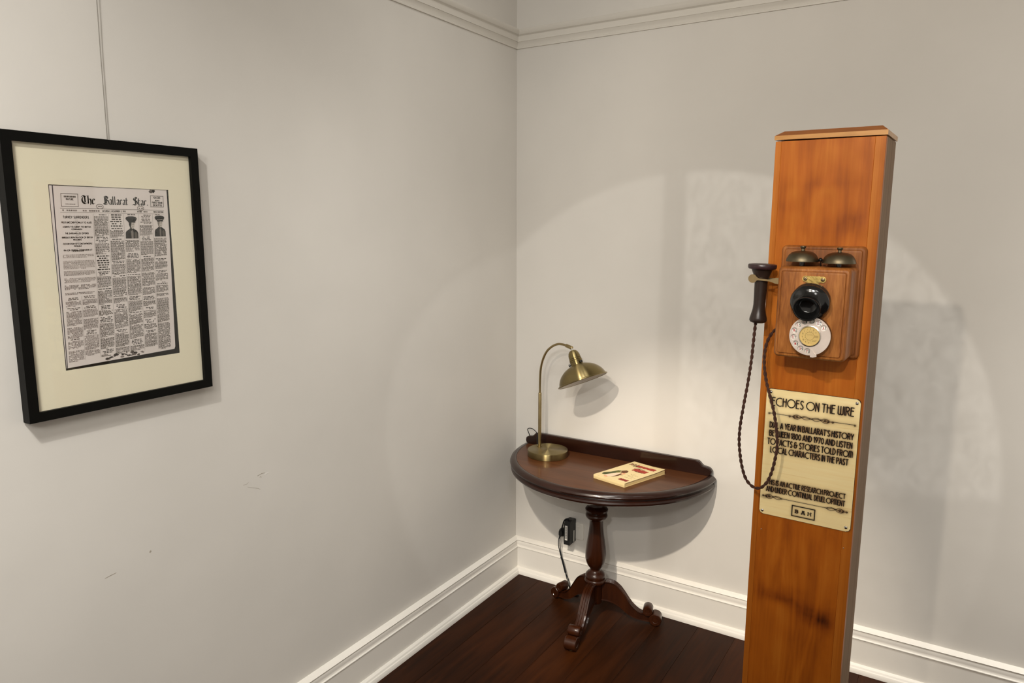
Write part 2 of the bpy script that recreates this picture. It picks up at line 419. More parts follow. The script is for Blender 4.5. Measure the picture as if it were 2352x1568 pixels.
def glassy(name, tint=(1, 1, 1)):
    m = bpy.data.materials.new(name); m.use_nodes = True
    nt = m.node_tree
    out = nt.nodes['Material Output']
    nt.nodes.remove(nt.nodes['Principled BSDF'])
    tr = nt.nodes.new('ShaderNodeBsdfTransparent'); tr.inputs[0].default_value = (*tint, 1)
    gl = nt.nodes.new('ShaderNodeBsdfGlossy'); gl.inputs['Roughness'].default_value = 0.03
    lw = nt.nodes.new('ShaderNodeLayerWeight'); lw.inputs['Blend'].default_value = 0.5
    mx = nt.nodes.new('ShaderNodeMixShader')
    p5 = math_node(nt, 'POWER', lw.outputs['Facing'], 5.0)
    nt.links.new(math_node(nt, 'MULTIPLY_ADD', p5, 0.6, 0.025), mx.inputs[0]); nt.links.new(tr.outputs[0], mx.inputs[1]); nt.links.new(gl.outputs[0], mx.inputs[2])
    nt.links.new(mx.outputs[0], out.inputs['Surface'])
    return m
M['glass'] = glassy('picture_glass', (0.98, 0.985, 0.97))
M['celluloid'] = glassy('celluloid_window', (0.98, 0.93, 0.80))

def plaque_mat():
    m, nt, b = new_mat('laser_cut_plywood')
    tc = nt.nodes.new('ShaderNodeTexCoord')
    mp = nt.nodes.new('ShaderNodeMapping'); mp.inputs['Scale'].default_value = (7, 60, 150); mp.inputs['Rotation'].default_value = (0, R(-2), 0)
    nt.links.new(tc.outputs['Object'], mp.inputs['Vector'])
    n = nt.nodes.new('ShaderNodeTexNoise'); n.inputs['Scale'].default_value = 1; n.inputs['Detail'].default_value = 5; n.inputs['Distortion'].default_value = 0.6
    nt.links.new(mp.outputs['Vector'], n.inputs['Vector'])
    rp = ramp(nt, [(0.22, (0.76, 0.54, 0.24)), (0.38, (0.93, 0.74, 0.37)), (0.75, (0.96, 0.80, 0.44))])
    nt.links.new(n.outputs['Fac'], rp.inputs['Fac'])
    a = nt.nodes.new('ShaderNodeAttribute'); a.attribute_name = 'burn'
    mx = nt.nodes.new('ShaderNodeMix'); mx.data_type = 'RGBA'
    nt.links.new(a.outputs['Fac'], mx.inputs['Factor'])
    nt.links.new(rp.outputs['Color'], mx.inputs['A']); mx.inputs['B'].default_value = (0.15, 0.055, 0.012, 1)
    nt.links.new(mx.outputs['Result'], b.inputs['Base Color'])
    b.inputs['Roughness'].default_value = 0.45
    return m
M['ply'] = plaque_mat()
M['charred_edge'] = simple('charred_edge', (0.035, 0.018, 0.008), rough=0.9, noise=0.3, nscale=200)

# ------------------------------------------------------------------ ROOM
def struct(o):
    o['kind'] = 'structure'
    return o

YB, XR, ZC = -5.2, 4.6, 3.35
wall_left = struct(MB().box(-0.12, 0.0, YB, 0.12, 0.0, ZC).build('wall_left', M['wall']))
wall_right = struct(MB().box(0.0, XR, 0.0, 0.12, 0.0, ZC).build('wall_right', M['wall']))
struct(MB().box(-0.12, XR, YB, 0.12, ZC, ZC + 0.08).build('ceiling', M['ceiling']))
floor = struct(MB().box(-0.12, XR, YB, 0.12, -0.06, -0.024).build('floor', M['under']))

def board_mesh(w, l, t=0.024, c=0.0008):
    b = MB()
    prof = [(-w / 2, -t), (w / 2, -t), (w / 2, -c), (w / 2 - c, 0), (-w / 2 + c, 0), (-w / 2, -c)]
    b.loft([[(x, 0, z) for x, z in prof], [(x, -l, z) for x, z in prof]])
    return b.mesh('floor_board')
bm_board = board_mesh(0.1526, abs(YB))
bm_board.materials.append(M['floor'])
x = 0.16 - 0.153 * 1.5
while x < XR - 0.05:
    o = bpy.data.objects.new('floor_board', bm_board); COL.objects.link(o)
    o.parent = floor; o.location = (x + 0.153, 0.0, 0.0)
    x += 0.153

BASE = [(0.0, 0.1715), (0.004, 0.1708), (0.012, 0.1680), (0.019, 0.1635), (0.0225, 0.1612), (0.0225, 0.1605), (0.0155, 0.1600), (0.0155, 0.1575), (0.0195, 0.1565), (0.0215, 0.150),
        (0.0205, 0.141), (0.0205, 0.1355), (0.0225, 0.1315), (0.0255, 0.1305), (0.0265, 0.1285), (0.0255, 0.1265), (0.0235, 0.1255),
        (0.0235, 0.029), (0.0275, 0.028), (0.0345, 0.0245), (0.0375, 0.019), (0.0410, 0.0168), (0.0445, 0.010), (0.0450, 0.0), (0.0, 0.0)]
RAIL = [(0.0, 2.420), (0.0055, 2.420), (0.0060, 2.4225), (0.0060, 2.4255), (0.0045, 2.4270), (0.0055, 2.433), (0.0085, 2.440), (0.0125, 2.4450), (0.0130, 2.4465),
        (0.0155, 2.4470), (0.0155, 2.4485), (0.0170, 2.4690), (0.0185, 2.4705), (0.0260, 2.4735), (0.0310, 2.4800), (0.0325, 2.4880), (0.0290, 2.4950), (0.0180, 2.4975), (0.0, 2.4980)]
def sweep_left(prof, name, mat):
    b = MB(); b.loft([[(o, YB, z) for o, z in prof], [(o, -o, z) for o, z in prof]])
    return struct(b.build(name, mat, smooth=True, angle=28))
def sweep_right(prof, name, mat):
    b = MB(); b.loft([[(o, -o, z) for o, z in prof], [(XR, -o, z) for o, z in prof]])
    return struct(b.build(name, mat, smooth=True, angle=28))
sweep_left(BASE, 'baseboard_left', M['trim']); sweep_right(BASE, 'baseboard_right', M['trim'])
sweep_left(RAIL, 'trim_1', M['rail']); sweep_right(RAIL, 'trim_2', M['rail'])

# old scuffs on the left wall (parts of the wall)
M['scuff'] = simple('scuffed_paint', (0.40, 0.36, 0.30), rough=0.8, noise=0.2, nscale=300)
M['scuff_pale'] = simple('chipped_paint', (0.82, 0.80, 0.75), rough=0.8, noise=0.1, nscale=300)
def scuff(pts, w, mat):
    b = MB()
    b.tube([(0.0002, y, z) for y, z in pts], [w * (0.3 + 0.7 * math.sin(PI * (k + 0.5) / len(pts))) for k in range(len(pts))], n=6)
    b.v = [(0.0002 + 0.12 * (p[0] - 0.0002), p[1], p[2]) for p in b.v]
    o = b.build('scuff_mark', mat, wall_left)
scuff([(-1.478, 0.913), (-1.462, 0.916), (-1.450, 0.915)], 0.0013, M['scuff'])
scuff([(-1.452, 0.909), (-1.443, 0.912), (-1.436, 0.910)], 0.0018, M['scuff_pale'])
scuff([(-1.470, 0.905), (-1.466, 0.909), (-1.464, 0.904)], 0.0010, M['scuff'])
scuff([(-1.515, 0.890), (-1.498, 0.882), (-1.478, 0.874), (-1.470, 0.868)], 0.0007, M['scuff'])
scuff([(-1.53, 0.900), (-1.518, 0.899), (-1.510, 0.903)], 0.0006, M['scuff'])
scuff([(-1.827, 0.808), (-1.823, 0.812)], 0.0032, M['scuff'])
scuff([(-1.946, 0.787), (-1.931, 0.789), (-1.917, 0.790)], 0.0011, M['scuff'])

# ------------------------------------------------------------------ stroke lettering
def arc(cx, cy, rx, ry, a0, a1, n=14):
    return [(cx + rx * math.cos(R(a0 + (a1 - a0) * k / n)), cy + ry * math.sin(R(a0 + (a1 - a0) * k / n))) for k in range(n + 1)]

DECO = {
    'A': (0.50, [[(0, 0), (0.25, 1), (0.50, 0)], [(0.07, 0.27), (0.43, 0.27)]]),
    'B': (0.42, [[(0, 0), (0, 1), (0.18, 1)] + arc(0.18, 0.80, 0.20, 0.20, 90, -90, 8) + [(0, 0.60)], [(0, 0.60), (0.20, 0.60)] + arc(0.20, 0.30, 0.22, 0.30, 90, -90, 10) + [(0, 0)]]),
    'C': (0.74, [arc(0.50, 0.5, 0.50, 0.5, 62, 298, 22)]),
    'D': (0.46, [[(0, 0), (0, 1), (0.06, 1)] + arc(0.06, 0.5, 0.40, 0.5, 90, -90, 14) + [(0, 0)]]),
    'E': (0.34, [[(0.34, 1), (0, 1), (0, 0), (0.34, 0)], [(0, 0.62), (0.30, 0.62)]]),
    'F': (0.34, [[(0.34, 1), (0, 1), (0, 0)], [(0, 0.60), (0.30, 0.60)]]),
    'G': (0.74, [arc(0.50, 0.5, 0.50, 0.5, 62, 330, 22) + [(0.93, 0.45), (0.60, 0.45)]]),
    'K': (0.42, [[(0, 0), (0, 1)], [(0.42, 1), (0, 0.45)], [(0.12, 0.56), (0.42, 0)]]),
    '-': (0.22, [[(0, 0.5), (0.22, 0.5)]]),
    ',': (0.04, [[(0.03, 0.05), (0, -0.15)]]),
    'H': (0.40, [[(0, 0), (0, 1)], [(0.40, 0), (0.40, 1)], [(0, 0.62), (0.40, 0.62)]]),
    'I': (0.0, [[(0, 0), (0, 1)]]),
    'J': (0.30, [[(0.30, 1), (0.30, 0.28)] + arc(0.15, 0.28, 0.15, 0.16, 0, -180, 8) + [(0.02, 0.36)]]),
    'L': (0.32, [[(0, 1), (0, 0), (0.32, 0)]]),
    'M': (0.58, [[(0, 0), (0, 1)], [(0, 0.82)] + arc(0.145, 0.82, 0.145, 0.18, 180, 0, 8) + [(0.29, 0)], [(0.29, 0.82)] + arc(0.435, 0.82, 0.145, 0.18, 180, 0, 8) + [(0.58, 0)]]),
    'N': (0.38, [[(0, 0), (0, 1), (0.38, 0.12)], [(0.38, 0), (0.38, 1)]]),
    'O': (0.98, [arc(0.49, 0.5, 0.49, 0.5, 0, 360, 30)]),
    'P': (0.42, [[(0, 0), (0, 1), (0.16, 1)] + arc(0.16, 0.74, 0.24, 0.26, 90, -90, 10) + [(0, 0.48)]]),
    'R': (0.42, [[(0, 0), (0, 1), (0.16, 1)] + arc(0.16, 0.76, 0.22, 0.24, 90, -90, 10) + [(0, 0.52)], [(0.14, 0.52), (0.42, 0)]]),
    'S': (0.38, [arc(0.21, 0.77, 0.17, 0.23, 30, 180, 8) + [(0.05, 0.66), (0.33, 0.36)] + arc(0.19, 0.22, 0.18, 0.22, 10, -150, 9)]),
    'T': (0.46, [[(0, 1), (0.46, 1)], [(0.23, 1), (0.23, 0)]]),
    'U': (0.38, [[(0, 1), (0, 0.2)] + arc(0.19, 0.2, 0.19, 0.2, 180, 360, 10) + [(0.38, 1)]]),
    'V': (0.38, [[(0, 1), (0, 0.25), (0.10, 0.0), (0.38, 0.0)], [(0.38, 1), (0.38, 0.22), (0.28, 0.0)]]),
    'W': (0.60, [[(0, 1), (0, 0.16)] + arc(0.15, 0.16, 0.15, 0.16, 180, 360, 8) + [(0.30, 1)], [(0.30, 0.16)] + arc(0.45, 0.16, 0.15, 0.16, 180, 360, 8) + [(0.60, 1)]]),
    'Y': (0.46, [[(0, 1), (0.23, 0.45), (0.46, 1)], [(0.23, 0.45), (0.23, 0)]]),
    'X': (0.44, [[(0, 0), (0.44, 1)], [(0, 1), (0.44, 0)]]),
    '1': (0.14, [[(0, 0.82), (0.14, 1), (0.14, 0)]]),
    '2': (0.40, [arc(0.20, 0.76, 0.19, 0.24, 170, -30, 10) + [(0, 0), (0.42, 0)]]),
    '3': (0.40, [arc(0.18, 0.76, 0.19, 0.24, 150, -80, 10), arc(0.18, 0.27, 0.21, 0.27, 90, -150, 10)]),
    '4': (0.42, [[(0.30, 0), (0.30, 1), (0, 0.28), (0.42, 0.28)]]),
    '5': (0.40, [[(0.36, 1), (0.06, 1), (0.03, 0.56)] + arc(0.18, 0.32, 0.21, 0.30, 110, -150, 12)]),
    '6': (0.40, [[(0.30, 1), (0.05, 0.48)] + arc(0.20, 0.27, 0.19, 0.27, 140, 500, 16)]),
    '7': (0.38, [[(0, 1), (0.38, 1), (0.12, 0)]]),
    '8': (0.40, [arc(0.20, 0.77, 0.16, 0.23, 0, 360, 14), arc(0.20, 0.27, 0.20, 0.27, 0, 360, 16)]),
    '9': (0.40, [arc(0.20, 0.72, 0.19, 0.27, -40, 320, 16), [(0.385, 0.66), (0.14, 0)]]),
    '0': (0.40, [arc(0.20, 0.5, 0.20, 0.5, 0, 360, 20)]),
    '&': (0.66, [[(0.62, 0.55), (0.40, 0.55)], [(0.50, 0.55), (0.50, 0.30)] + arc(0.26, 0.27, 0.24, 0.27, 0, -270, 16) + [(0.34, 0.54)], [(0.26, 0.54)] + arc(0.26, 0.77, 0.18, 0.23, 270, 30, 12)]),
    "'": (0.02, [[(0.0, 1), (0.0, 0.80)]]),
    '.': (0.04, [[(0, 0.0), (0.0, 0.04)]]),
}
def text_strokes(text, font=DECO, gap=0.17, space=0.42):
    out = []; x = 0.0
    for ch in text:
        if ch == ' ':
            x += space - gap; continue
        w, st = font[ch]
        out += [[(x + px, py) for px, py in s] for s in st]
        x += w + gap
    return out, x - gap
def fit_text(text, x0, x1, z0, z1, **k):
    st, w = text_strokes(text, **k)
    sx = (x1 - x0) / w
    return [[(x0 + px * sx, z0 + py * (z1 - z0)) for px, py in s] for s in st]
def ribbons(b, strokes, hw, put, colour=None, joints=True):
    """flat strokes of half width hw; put(x, z) -> 3-D point"""
    for s in strokes:
        for (x0, z0), (x1, z1) in zip(s, s[1:]):
            L = math.hypot(x1 - x0, z1 - z0)
            if L < 1e-9: continue
            nx, nz = -(z1 - z0) / L * hw, (x1 - x0) / L * hw
            b.add([put(x0 - nx, z0 - nz), put(x1 - nx, z1 - nz), put(x1 + nx, z1 + nz), put(x0 + nx, z0 + nz)], [(0, 1, 2, 3)], colour)
        if joints:
            for (x0, z0) in s:
                b.add([put(x0 + hw * math.cos(2 * PI * k / 8), z0 + hw * math.sin(2 * PI * k / 8)) for k in range(8)], [tuple(range(8))], colour)

# ------------------------------------------------------------------ COLUMN frame
CX, CY, CYAW = 1.5018, -1.2910, -0.0363
LEAN = 0.0068
UX = Vector((math.cos(CYAW), math.sin(CYAW), 0))
col_loc = Vector((CX, CY, 0)) - UX * (LEAN * 1.2)
MCOL = Matrix.Translation(col_loc) @ Matrix.Rotation(CYAW, 4, 'Z') @ Matrix.Rotation(LEAN, 4, 'Y')
def on_column(name, label, cat, base):
    """thing standing in the column's frame; base = (u, v, z) of its base; u right, v into the column (-v = towards the viewer)"""
    o = empty(name, label, cat)
    o.matrix_world = MCOL @ Matrix.Translation(Vector(base))
    return o

column = on_column('telephone_column', 'tall free-standing orange wood column with bevelled cap carrying the telephone', 'column', (0, 0, 0))
W2, DEP, ZT = 0.1002, 0.134, 1.8200
for nm, ua, ub, mt_ in (('edge_strip', -W2, -W2 + 0.0118, 'veneer_strip'), ('front_panel', -W2 + 0.0118, W2 - 0.0185, 'veneer'), ('edge_strip', W2 - 0.0185, W2, 'veneer_strip')):
    MB().loft([[(u, 0.016, z) for u, z in rrect(ua, ub, 0.0, ZT, 0.0008, 2)], [(u, 0.0006, z) for u, z in rrect(ua, ub, 0.0, ZT, 0.0008, 2)],
               [(u, 0.0, z) for u, z in rrect(ua + 0.0004, ub - 0.0004, 0.0004, ZT - 0.0004, 0.0006, 2)]]).build(nm, M[mt_], column)
for s in (-1, 1):
    u0, u1 = sorted((s * W2, s * (W2 - 0.016)))
    MB().box(u0, u1, 0.0162, DEP, 0.0, ZT).build('side_panel', M['pale_ply'], column)
MB().box(-W2 + 0.0165, W2 - 0.0165, DEP - 0.016, DEP, 0.0, ZT).build('back_panel', M['pale_ply'], column)
cap = MB()
g = 0.0022
lo = [(-W2 - g, -g), (W2 + g, -g), (W2 + g, DEP + g), (-W2 - g, DEP + g)]
hi = [(-W2 + 0.0125, 0.014), (W2 - 0.010, 0.014), (W2 - 0.010, DEP - 0.012), (-W2 + 0.0125, DEP - 0.012)]
zc0 = [1.8222, 1.8262, 1.8262, 1.8222]
cap.loft([[(u, v, ZT + 0.0012 + (0.0005 if u > 0 else 0.0018)) for u, v in lo], [(u, v, ZT + 0.0108) for u, v in lo]])
cap_o = cap.build('top_cap', M['cap'], column)
chf = MB(); chf.loft([[(u, v, ZT + 0.0108) for u, v in lo], [(u, v, ZT + 0.0205) for u, v in hi]])
chf.build('cap_bevel', M['cap_dark'], cap_o)
for (u, z) in ((-0.0793, 1.0034), (0.0859, 1.0035)):
    MB().lathe([(0.0013, 0), (0.0011, 0.0006), (0.0004, 0.0009)], 10, Matrix.Translation((u, -0.0001, z)) @ Matrix.Rotation(R(90), 4, 'X')).build('pin_head', M['steel'], column)

# ------------------------------------------------------------------ PLAQUE
PB = (0.0045, 0.0, 1.0405)
plaque = on_column('wooden_plaque', 'pale engraved plywood plaque screwed to the orange column below the telephone', 'sign', PB)
PU0, PU1, PZ0, PZ1 = -0.0857, 0.0960, 1.0405, 1.3165
TH = 0.0035
def pput(d):
    return lambda u, z: (u - PB[0], -TH - d, z - PB[2])
lines = [("ECHOES ON THE WIRE", -0.0727, 0.0844, 1.2812, 1.2982, 0.00102), ("DIAL A YEAR IN BALLARAT'S HISTORY", -0.0745, 0.0876, 1.2333, 1.2451, 0.00090),
         ("BETWEEN 1800 AND 1970 AND LISTEN", -0.0742, 0.0861, 1.2153, 1.2269, 0.00090), ("TO FACTS & STORIES TOLD FROM", -0.0772, 0.0879, 1.1969, 1.2092, 0.00090),
         ("LOCAL CHARACTERS IN THE PAST", -0.0702, 0.0815, 1.1795, 1.1916, 0.00088), ("THIS IS AN ACTIVE RESEARCH PROJECT", -0.0727, 0.0815, 1.1088, 1.1190, 0.00076),
         ("AND UNDER CONTINUAL DEVELOPMENT", -0.0732, 0.0817, 1.0930, 1.1038, 0.00076)]
burn_pts = []
def sample(strokes, wgt):
    for s in strokes:
        for (x0, z0), (x1, z1) in zip(s, s[1:]):
            n = max(1, int(math.hypot(x1 - x0, z1 - z0) / 0.0009))
            for k in range(n):
                burn_pts.append((x0 + (x1 - x0) * k / n, z0 + (z1 - z0) * k / n, wgt))
def sub(x, text):
    return x
engr = []
for t, a, b_, z0, z1, hw in lines:
    st = fit_text(t, a, b_, z0, z1)
    engr.append((st, hw)); sample(st, 1.0)
def swirl(cx, cz, s):
    """engraved scroll knot: interlaced curves running outwards (s = +1 right, -1 left)"""
    def mv(pts): return [(cx + s * px, cz + pz) for px, pz in [tuple(p)[:2] for p in catmull([(a, b, 0) for a, b in pts], 6)]]
    out = [mv([(0, 0), (0.006, -0.0028), (0.012, -0.0032), (0.018, -0.0004), (0.024, 0.0034), (0.030, 0.0036), (0.034, 0.0006), (0.0335, -0.0018), (0.031, -0.0022)]),
           mv([(0.002, 0.0004), (0.008, 0.0026), (0.014, 0.0026), (0.019, -0.0006), (0.025, -0.0042), (0.031, -0.0042), (0.035, -0.001), (0.040, 0.0)]),
           mv([(0, 0), (0.007, 0.0002), (0.014, 0.0012), (0.020, 0.0008), (0.026, -0.001), (0.028, 0.0006)])]
    out.append([(cx + s * (0.0275 + 0.0018 * math.cos(t)), cz + 0.0018 * math.sin(t)) for t in [2 * PI * k / 14 for k in range(15)]])
    out.append([(cx + s * (0.0335 + 0.0013 * math.cos(t)), cz + 0.0013 * math.sin(t)) for t in [2 * PI * k / 14 for k in range(15)]])
    return out
def curl(cx, cz, r=0.0014):
    return [(cx + r * math.cos(t), cz + r * math.sin(t)) for t in [2 * PI * k / 14 for k in range(15)]]
fl = swirl(0.0056, 1.2636, 1) + swirl(0.0056, 1.2636, -1)
fl += [[(-0.0345, 1.2636), (-0.0760, 1.2640)], [(0.0456, 1.2636), (0.0872, 1.2640)], curl(0.0884, 1.2632), curl(-0.0775, 1.2632), curl(-0.0362, 1.2625), curl(0.0474, 1.2625)]
fl2 = swirl(0.0464, 1.0821, 1) + swirl(-0.0391, 1.0817, -1)
fl2 += [[(-0.0391, 1.0817), (0.0464, 1.0821)], curl(0.0868, 1.0815), curl(-0.0792, 1.0812)]
for f_ in (fl, fl2):
    sample(f_, 0.55)
emb = []
bx0, bx1, bz0, bz1 = -0.0184, 0.0266, 1.0500, 1.0724
frame_st = [[(bx0, bz0), (bx1, bz0), (bx1, bz1), (bx0, bz1), (bx0, bz0)]]
sample(frame_st, 0.9)
lt = []
for ch, a, b_ in (('B', -0.0112, -0.0062), ('H', 0.0138, 0.0192)):
    w, st = DECO[ch]
    lt += [[(a + px / w * (b_ - a), 1.0575 + py * 0.0066) for px, py in s] for s in st]
lt += [[(-0.0122, 1.0575), (-0.0095, 1.0575)], [(-0.0122, 1.0641), (-0.0095, 1.0641)], [(0.0130, 1.0575), (0.0146, 1.0575)], [(0.0184, 1.0575), (0.0200, 1.0575)], [(0.0130, 1.0641), (0.0146, 1.0641)], [(0.0184, 1.0641), (0.0200, 1.0641)]]
lt += [[(0.0008, 1.0572), (0.0032, 1.0640)], [(0.0072, 1.0572), (0.0048, 1.0640)], [(0.0018, 1.0643), (0.0062, 1.0643)], [(0.0030, 1.0618), (0.0050, 1.0618)], [(0.0022, 1.0597), (0.0058, 1.0597)], [(0.0002, 1.0572), (0.0028, 1.0572)], [(0.0052, 1.0572), (0.0078, 1.0572)]]
sample(lt, 0.6)
# face sheet as a fine grid carrying the scorch left by the laser (wear with its own shape)
nu, nz = 150, 228
gu = np.linspace(PU0 + 0.0003, PU1 - 0.0003, nu); gz = np.linspace(PZ0 + 0.0003, PZ1 - 0.0003, nz)
acc = np.zeros((nz, nu))
du, dz_ = gu[1] - gu[0], gz[1] - gz[0]
bp_ = np.array(burn_pts)
iu = np.clip(((bp_[:, 0] - gu[0]) / du).round().astype(int), 0, nu - 1); iz = np.clip(((bp_[:, 1] - gz[0]) / dz_).round().astype(int), 0, nz - 1)
np.add.at(acc, (iz, iu), bp_[:, 2])
def blur(a, r):
    k = np.exp(-0.5 * (np.arange(-3 * r, 3 * r + 1) / r) ** 2); k /= k.sum()
    a = np.apply_along_axis(lambda m: np.convolve(m, k, 'same'), 0, a)
    return np.apply_along_axis(lambda m: np.convolve(m, k, 'same'), 1, a)
burn = np.clip(blur(acc, 1) * 1.1 + blur(acc, 3) * 1.5, 0, 1.0) * 0.88
rc = 0.0085
verts, faces, idx = [], [], {}
def inside(u, z):
    du_ = max(PU0 + rc - u, u - (PU1 - rc), 0); dz2 = max(PZ0 + rc - z, z - (PZ1 - rc), 0)
    return du_ * du_ + dz2 * dz2 <= (rc - 0.0002) ** 2
bvals = []
for j in range(nz):
    for i in range(nu):
        if inside(gu[i], gz[j]):
            idx[(i, j)] = len(verts)
            verts.append((gu[i] - PB[0], -TH, gz[j] - PB[2])); bvals.append(burn[j, i])
for j in range(nz - 1):
    for i in range(nu - 1):
        q = [(i, j), (i + 1, j), (i + 1, j + 1), (i, j + 1)]
        q = [idx[k] for k in q if k in idx]
        if len(q) >= 3: faces.append(tuple(q))
fm = bpy.data.meshes.new('board_face'); fm.from_pydata(verts, [], faces)
at = fm.attributes.new('burn', 'FLOAT', 'POINT'); at.data.foreach_set('value', [float(v) for v in bvals])
fm.update()
outl = rrect(PU0, PU1, PZ0, PZ1, rc, 8)
brd = MB().loft([[(u - PB[0], 0.0, z - PB[2]) for u, z in outl], [(u - PB[0], -TH + 0.0001, z - PB[2]) for u, z in outl]]).build('board', M['charred_edge'], plaque)
link('board_face', fm, M['ply'], brd)
for (st, hw) in engr:
    b = MB(); ribbons(b, st, hw, pput(0.00015)); b.build('lettering', M['engraving'], plaque)
for f_ in (fl, fl2):
    b = MB(); ribbons(b, f_, 0.00048, pput(0.00015)); b.build('flourish', M['engraving'], plaque)
b = MB(); ribbons(b, frame_st, 0.0010, pput(0.00015), joints=False)
for (x_, z_) in frame_st[0][:4]:
    b.add([pput(0.00015)(x_ + sx * 0.0010, z_ + sz * 0.0010) for sx, sz in ((-1, -1), (1, -1), (1, 1), (-1, 1))], [(0, 1, 2, 3)])
b.build('emblem_border', M['engraving'], plaque)
b = MB(); ribbons(b, lt, 0.00080, pput(0.00015)); b.build('emblem_letters', M['engraving'], plaque)
for (u, z) in ((-0.0769, 1.3094), (0.0889, 1.3084), (-0.0790, 1.0481), (0.0874, 1.0496)):
    sc = MB().lathe([(0.0034, 0.0), (0.0033, 0.0009), (0.0026, 0.0017), (0.0013, 0.0022), (0.0006, 0.0022)], 20,
                    Matrix.Translation((u - PB[0], -TH, z - PB[2])) @ Matrix.Rotation(R(90), 4, 'X')).build('screw', M['steel'], plaque, smooth=True)
    x2 = MB()
    for a in (35, 125):
        m4 = Matrix.Translation((u - PB[0], -TH - 0.00225, z - PB[2])) @ Matrix.Rotation(R(a), 4, 'Y')
        x2.add([m4 @ Vector(p) for p in ((-0.0016, 0, -0.0003), (0.0016, 0, -0.0003), (0.0016, 0, 0.0003), (-0.0016, 0, 0.0003))], [(0, 1, 2, 3)])
    x2.build('screw_slot', M['black_plastic'], sc)

# ------------------------------------------------------------------ TELEPHONE
TB = (0.010, 0.0, 1.397)
phone = on_column('wall_telephone', 'antique wooden wall telephone with two bells and rotary dial on orange column', 'telephone', TB)
def P3(u, off, z):          # off = distance out from the column's face
    return (u - TB[0], -off, z - TB[2])
def moulded(x0, x1, z0, z1, r, levels):
    return MB().loft([[P3(u, off, z) for u, z in rrect(x0 + i, x1 - i, z0 + i, z1 - i, max(r - i * 0.6, 0.0012), 6)] for i, off in levels])
moulded(-0.0716, 0.0850, 1.3970, 1.6150, 0.009, [(0, 0.0002), (0, 0.0085), (0.001, 0.0115), (0.0032, 0.0135), (0.0062, 0.0138), (0.0066, 0.0128), (0.0072, 0.0128), (0.0082, 0.0146), (0.0100, 0.0150)]).build('backboard', M['back_wood'], phone, True, 30)
BX0, BX1, BZ0, BZ1 = -0.0568, 0.0742, 1.4010, 1.5765
moulded(BX0, BX1, BZ0, BZ1, 0.009, [(0, 0.0152), (0, 0.0826), (0.0012, 0.0876), (0.0040, 0.0908), (0.0072, 0.0914), (0.0077, 0.0902), (0.0084, 0.0902), (0.0094, 0.0936), (0.0110, 0.0940)]).build('ringer_box', M['box_wood'], phone, True, 30)
BF = 0.0940
for u, zr in ((-0.0232, 1.5850), (0.0432, 1.5835)):
    mt = Matrix.Translation(Vector(P3(u, 0.047, zr)))
    bl = MB().lathe([(0.0285, 0.001), (0.0300, 0.0), (0.0301, 0.0012), (0.0288, 0.0062), (0.0255, 0.0125), (0.0205, 0.0172), (0.0140, 0.0198), (0.0070, 0.0208), (0.0015, 0.0210)], 44, None, cap0=False)
    blo = bl.build('bell', M['bell'], phone, True, 60); blo.location = P3(u, 0.047, zr)
    MB().lathe([(0.0035, 0.0205), (0.0032, 0.0225), (0.0030, 0.0245), (0.0046, 0.0258), (0.0056, 0.0280), (0.0052, 0.0297), (0.0030, 0.0302)], 18).build('knob', M['bell'], blo, True, 40)
    MB().lathe([(0.0050, -0.0110), (0.0050, 0.0200)], 14).build('post', M['bakelite'], blo, True)
cl = MB(); cl.tube([P3(0.0100, 0.040, 1.573), P3(0.0100, 0.044, 1.588)], 0.0011, 8)
clo = cl.build('clapper', M['bakelite'], phone)
MB().lathe([(0.0004, -0.0042), (0.0026, -0.0034), (0.0042, 0), (0.0026, 0.0034), (0.0004, 0.0042)], 16, Matrix.Translation(Vector(P3(0.0098, 0.045, 1.589)))).build('clapper_ball', M['bakelite'], clo, True, 80)

# brass bracket with slotted screws
def bracket():
    pts = []
    cl_, cr_, zc = -0.0046, 0.0264, 1.5552
    r = 0.0058
    pts += arc(cr_, zc - 0.0006, r, r, 80, -95, 10)
    pts += [(0.0197, 1.5485), (0.0180, 1.5447), (0.0142, 1.5400), (0.0022, 1.5400), (0.0002, 1.5467)]
    pts += arc(cl_, zc, r, r, 265, 100, 10)
    return list(reversed(pts))
br = bracket()
bro = MB().loft([[P3(u, BF + 0.0002, z) for u, z in br], [P3(u, BF + 0.0022, z) for u, z in br]]).build('bracket', M['yellow_brass'], phone)
for u, z, a in ((-0.0046, 1.5552, 55), (0.0264, 1.5546, 8)):
    sm = Matrix.Translation(Vector(P3(u, BF + 0.0022, z))) @ Matrix.Rotation(R(90), 4, 'X')
    so = MB().lathe([(0.0038, 0), (0.0037, 0.0007), (0.0030, 0.0013), (0.0008, 0.0016)], 20, sm).build('screw', M['dull_brass'], bro, True)
    rm = Matrix.Translation(Vector(P3(u, BF + 0.0022 + 0.0017, z))) @ Matrix.Rotation(R(-a), 4, 'Y')
    so2 = MB(); so2.add([rm @ Vector(p) for p in ((-0.0034, 0, -0.0005), (0.0034, 0, -0.0005), (0.0034, 0, 0.0005), (-0.0034, 0, 0.0005))], [(0, 1, 2, 3)])
    so2.v = [tuple(p) for p in so2.v]
    so2b = so2.build('screw_slot', M['black_plastic'], bro)

